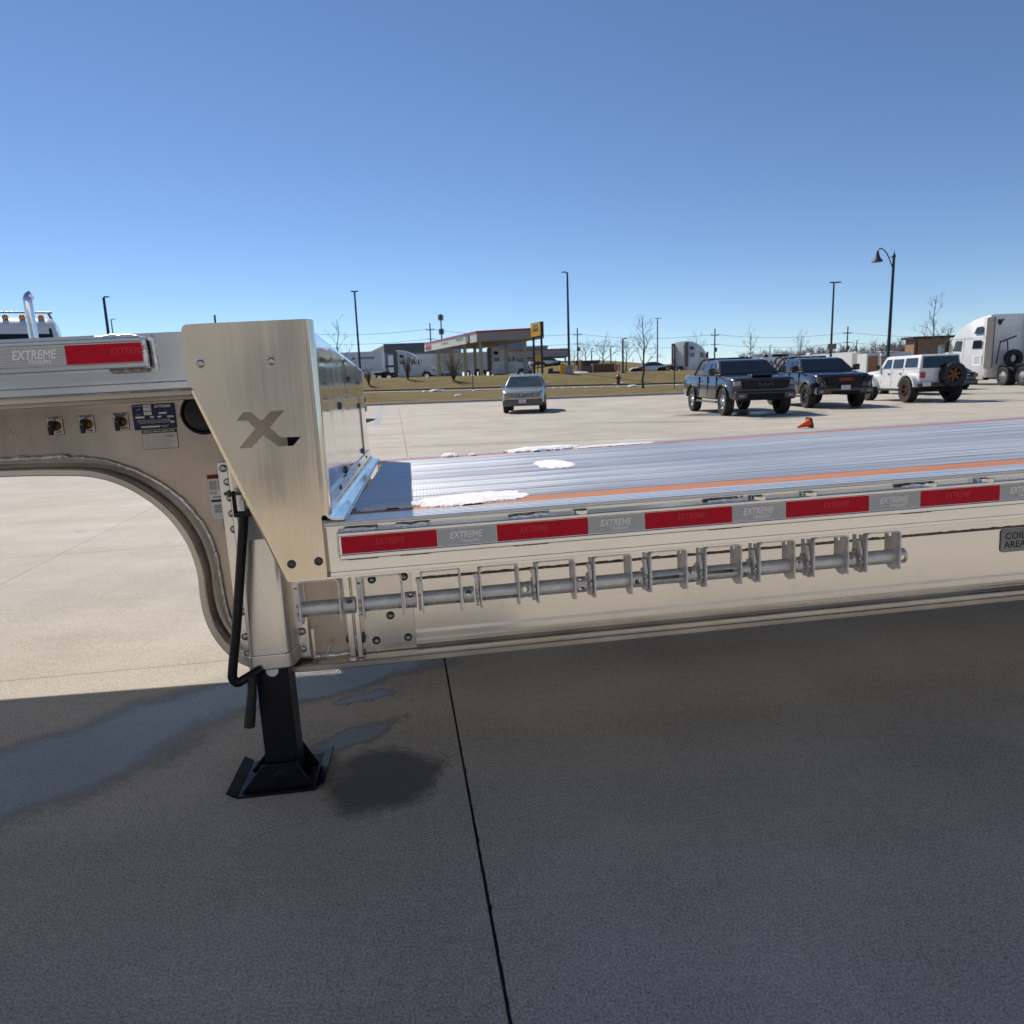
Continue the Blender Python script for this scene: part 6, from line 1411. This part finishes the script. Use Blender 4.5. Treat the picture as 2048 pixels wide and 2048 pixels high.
# hydrant
b0 = at(1236.8, 766, 69.5); e = empty('fire_hydrant', (b0.x, 69.5, terr(b0.x, 69.5) - .05), 0, 'dark red fire hydrant on the grass bank', 'hydrant')
MB().lathe([(0, .95), (.05, .94), (.12, .88), (.17, .80), (.20, .78), (.20, .73), (.15, .72), (.15, .30), (.19, .28), (.19, .22), (.16, .2), (.16, -.1)], 18).build('barrel', M['hydrant'], e)
MB().cyl((-.28, 0, .58), (.28, 0, .58), .075, n=12).cyl((0, 0, .52), (0, -.26, .52), .095, n=12).build('outlet', M['hydrant'], e); MB().cyl((0, 0, .94), (0, 0, 1.02), .035, n=5).build('operating_nut', M['taupe'], e)
# sign posts on the bank
b0 = at(944.5, 735, 66); e = empty('sign_post', (b0.x, 66, terr(b0.x, 66)), 0, 'small white notice on a black post below the canopy', 'sign'); hz = b0.z - e.location.z
MB().box(-.035, .035, -.035, .035, -.1, hz).build('post', M['roofdark'], e); nt_ = MB().box(-.18, .18, -.06, -.04, hz - .48, hz).build('notice', M['plate_white'], e)
for k in range(3): MB().box(-.12, .12, -.064, -.06, hz - .14 - k * .12, hz - .10 - k * .12).build('printed_line', M['cladding'], nt_)
b0 = at(1349, 718, 62); e = empty('sign_post', (b0.x, 62, ground_z(b0.x, 62)), 0, 'brown-backed sign on a black post left of the charcoal pickup', 'sign'); hz = b0.z - e.location.z
MB().box(-.04, .04, -.04, .04, -.1, hz).build('post', M['roofdark'], e); MB().box(-.10, .10, -.06, -.03, hz - .65, hz).build('sign_back', M['woodpole'], e)
# snow on the bank
SNOWL = ['leftmost by the walk below the trailer tractor', 'largest by the walk below the tall shrub', 'upright piece left of the notice post', 'flat piece beside the black notice post', 'first of the row right of the silver vehicle', 'second of the row right of the silver vehicle', 'third of the row right of the silver vehicle', 'fourth of the row right of the silver vehicle', 'fifth of the row right of the silver vehicle', 'smallest of the row before the hydrant', 'on the walk below the hydrant', 'touching the left of the hydrant foot', 'right of the hydrant on the slope', 'wide piece left of the middle tree trunk', 'small piece at the middle tree trunk', 'beside the brown-backed sign post', 'alone on the near grass strip', 'tiny crumb above the silver vehicle']
rg = random.Random(5)
for k, (px, py, Y, s_) in enumerate(((851, 788, 66.0, .5), (872, 785, 66.0, .9), (884, 781, 67.0, .45), (952, 784, 66, .6), (1094, 781, 66.2, .35), (1108, 779, 66.2, .3), (1124, 778, 66.2, .25), (1149, 778, 66.2, .25), (1171, 777, 66.2, .3), (1202, 776, 66.2, .22), (1237, 774, 66.3, .4), (1230, 769, 69, .35), (1244, 764, 70, .4), (1266, 772, 66.4, .75), (1278, 772, 66.4, .3), (1354, 768, 66, .5), (916, 796, 58, .6), (1095, 762, 72, .2))):
    b0 = at(px, py, Y); b = MB()
    def fn(u, v, s_=s_, k=k):
        a_ = 2 * math.pi * u; r_ = v * s_ * .62 * (1 + .3 * noise.noise((math.cos(a_) * 1.5 + k * 7, math.sin(a_) * 1.5, k)))
        return (r_ * math.cos(a_), r_ * .6 * math.sin(a_), .22 * s_ * math.sqrt(max(0, 1 - v * v)) + .04 * noise.noise((r_ * 5, a_, k)) - .02)
    b.grid(18, 6, fn); o = b.build('snow_lump', M['snow']); o.location = (b0.x, Y, ground_z(b0.x, Y) + .02)
    tag(o, 'melting snow lump on the grass bank, %s' % SNOWL[k], 'snow', 'snow lumps on the grass bank')
b0 = at(1161, 748, 82.5); b = MB(); b.grid(24, 6, lambda u, v: ((u - .5) * 1.7, (v - .5) * .8, .16 * math.sqrt(max(0, 1 - (2 * u - 1) ** 2)) * math.sqrt(max(0, 1 - (2 * v - 1) ** 2)) * (1 + .3 * noise.noise((u * 9, v * 3, 1)))))
o = b.build('snow_bank', M['snow']); o.location = (b0.x, 82, terr(b0.x, 82) + .02); tag(o, 'long white snow bank at the foot of the brick enclosure gate', 'snow')
# right-hand yard: trailers, container, tan building
p0 = at(1712, 703, 114); e = empty('box_trailer', (p0.x + 1.28, 114, ground_z(p0.x, 114)), R(3), 'plain white trailer beyond the windscreen of the black pickup', 'trailer', 'box trailers')
box_trailer(e, 20.0, p0.z - e.location.z - 1.15, 1.15, 'white')
a = at(1524, 715, 138); b_ = at(1612, 711.5, 136); e = empty('box_trailer', (a.x, 138.5, ground_z(a.x, 137)), R(-90 - 8), 'white trailer with dark and red lettering behind the two pickups', 'trailer', 'box trailers')
box_trailer(e, b_.x - a.x, a.z - e.location.z - 1.15, 1.15, 'white')
text('lettering', 'W', 1.5, M['navy'], e, (1.30, 1.6, 2.3), xa=(0, 1, 0), ya=(0, 0, 1), extrude=.004, bold=.02)
text('lettering', 'O', 2.7, M['hydrant'], e, (1.30, 3.2, 2.5), xa=(0, 1, 0), ya=(0, 0, 1), extrude=.004, bold=.0)
text('lettering', 'LF', 1.6, M['navy'], e, (1.30, 4.9, 2.6), xa=(0, 1, 0), ya=(0, 0, 1), extrude=.004, bold=.02)
e, w, h = block('storage_container', 'grey-sided storage unit right of the plain white trailer', 'container', 1722, 1738, 705, 100, 2.5, 'taupe')
e, w, h = block('storage_container', 'white-framed container with orange roller door behind the white off-roader', 'container', 1734, 1760, 707, 92, 2.5, 'white')
MB().box(-w + .22, w - .22, -.06, 0, .3, h - .3).build('roller_door', M['timber_door'], e, smooth=False)
for k in range(8): MB().box(-w + .22, w - .22, -.075, -.055, .5 + k * .28, .53 + k * .28).build('door_slat', M['timber_door'], e, smooth=False)
e, w, h = block('storage_container', 'long low brown shed right of the orange door container', 'container', 1763, 1822, 712, 96, 2.5, 'taupe', 'white_dull', ov=.1)
e, w, h = block('brick_building', 'tan brick building with flat dark roof at the right', 'building', 1829, 1900, 678, 112, 2.5, 'brick_tan', 'roofdark', ov=.5)
MB().box(w * .35, w * .75, -.06, 0, h * .52, h * .82).build('window', M['white_dull'], e, smooth=False); MB().box(-w + .3, -w + .5, -.1, 0, 0, h).build('downpipe', M['roofdark'], e)
rg = random.Random(9)
for k, px in enumerate((1535, 1560, 1576, 1588, 1650, 1735, 1757, 1768, 1790, 1810, 1850)):
    Y = 150; b0 = at(px, 707 - (px - 1535) * .02, Y); z0 = ground_z(b0.x, Y)
    e = empty('distant_van', (b0.x, Y, z0), R(90), 'tiny white van in the distant yard, number %s from the left' % ('one', 'two', 'three', 'four', 'five', 'six', 'seven', 'eight', 'nine', 'ten', 'eleven')[k], 'van', 'white vans in the distant yard'); hv = b0.z - z0
    shape([(-1, .4), (-1.1, hv * .45), (-.2, hv * .55), (.3, hv * .95), (3.5, hv), (3.7, hv * .9), (3.7, .4)], 1, .1, None, M['white'], 'body', e)
    for yy in (0, 2.6):
        for s_ in (-1, 1): MB().cyl((s_ * .8, yy, .36), (s_ * 1.0, yy, .36), .36, n=10).build('wheel', M['rubber'], e)
# unseen building added behind the camera: pale walls bounce fill, dark doors darken reflections
wk_ = empty('bounce_building', (0, -14.5, 0), 0, 'long unseen building added behind the camera to bounce light and shape reflections', 'building')
MB().box(-34, 34, -14, 0, 0, 13.0).build('wall', simple('pale_metal_cladding', (.80, .77, .71), .8, 0, .08, .4), wk_, smooth=False)
MB().box(-34.4, 34.4, -14.4, .4, 13.0, 13.4).build('roof', M['roofdark'], wk_, smooth=False)
for k in range(11): MB().box(-33 + k * 6.0, -27.5 + k * 6.0, .01, .08, 0, 7.6).build('reflection_panel', M['wall_dark'], wk_, smooth=False)  # dark bays shaped to darken what the upper plates reflect
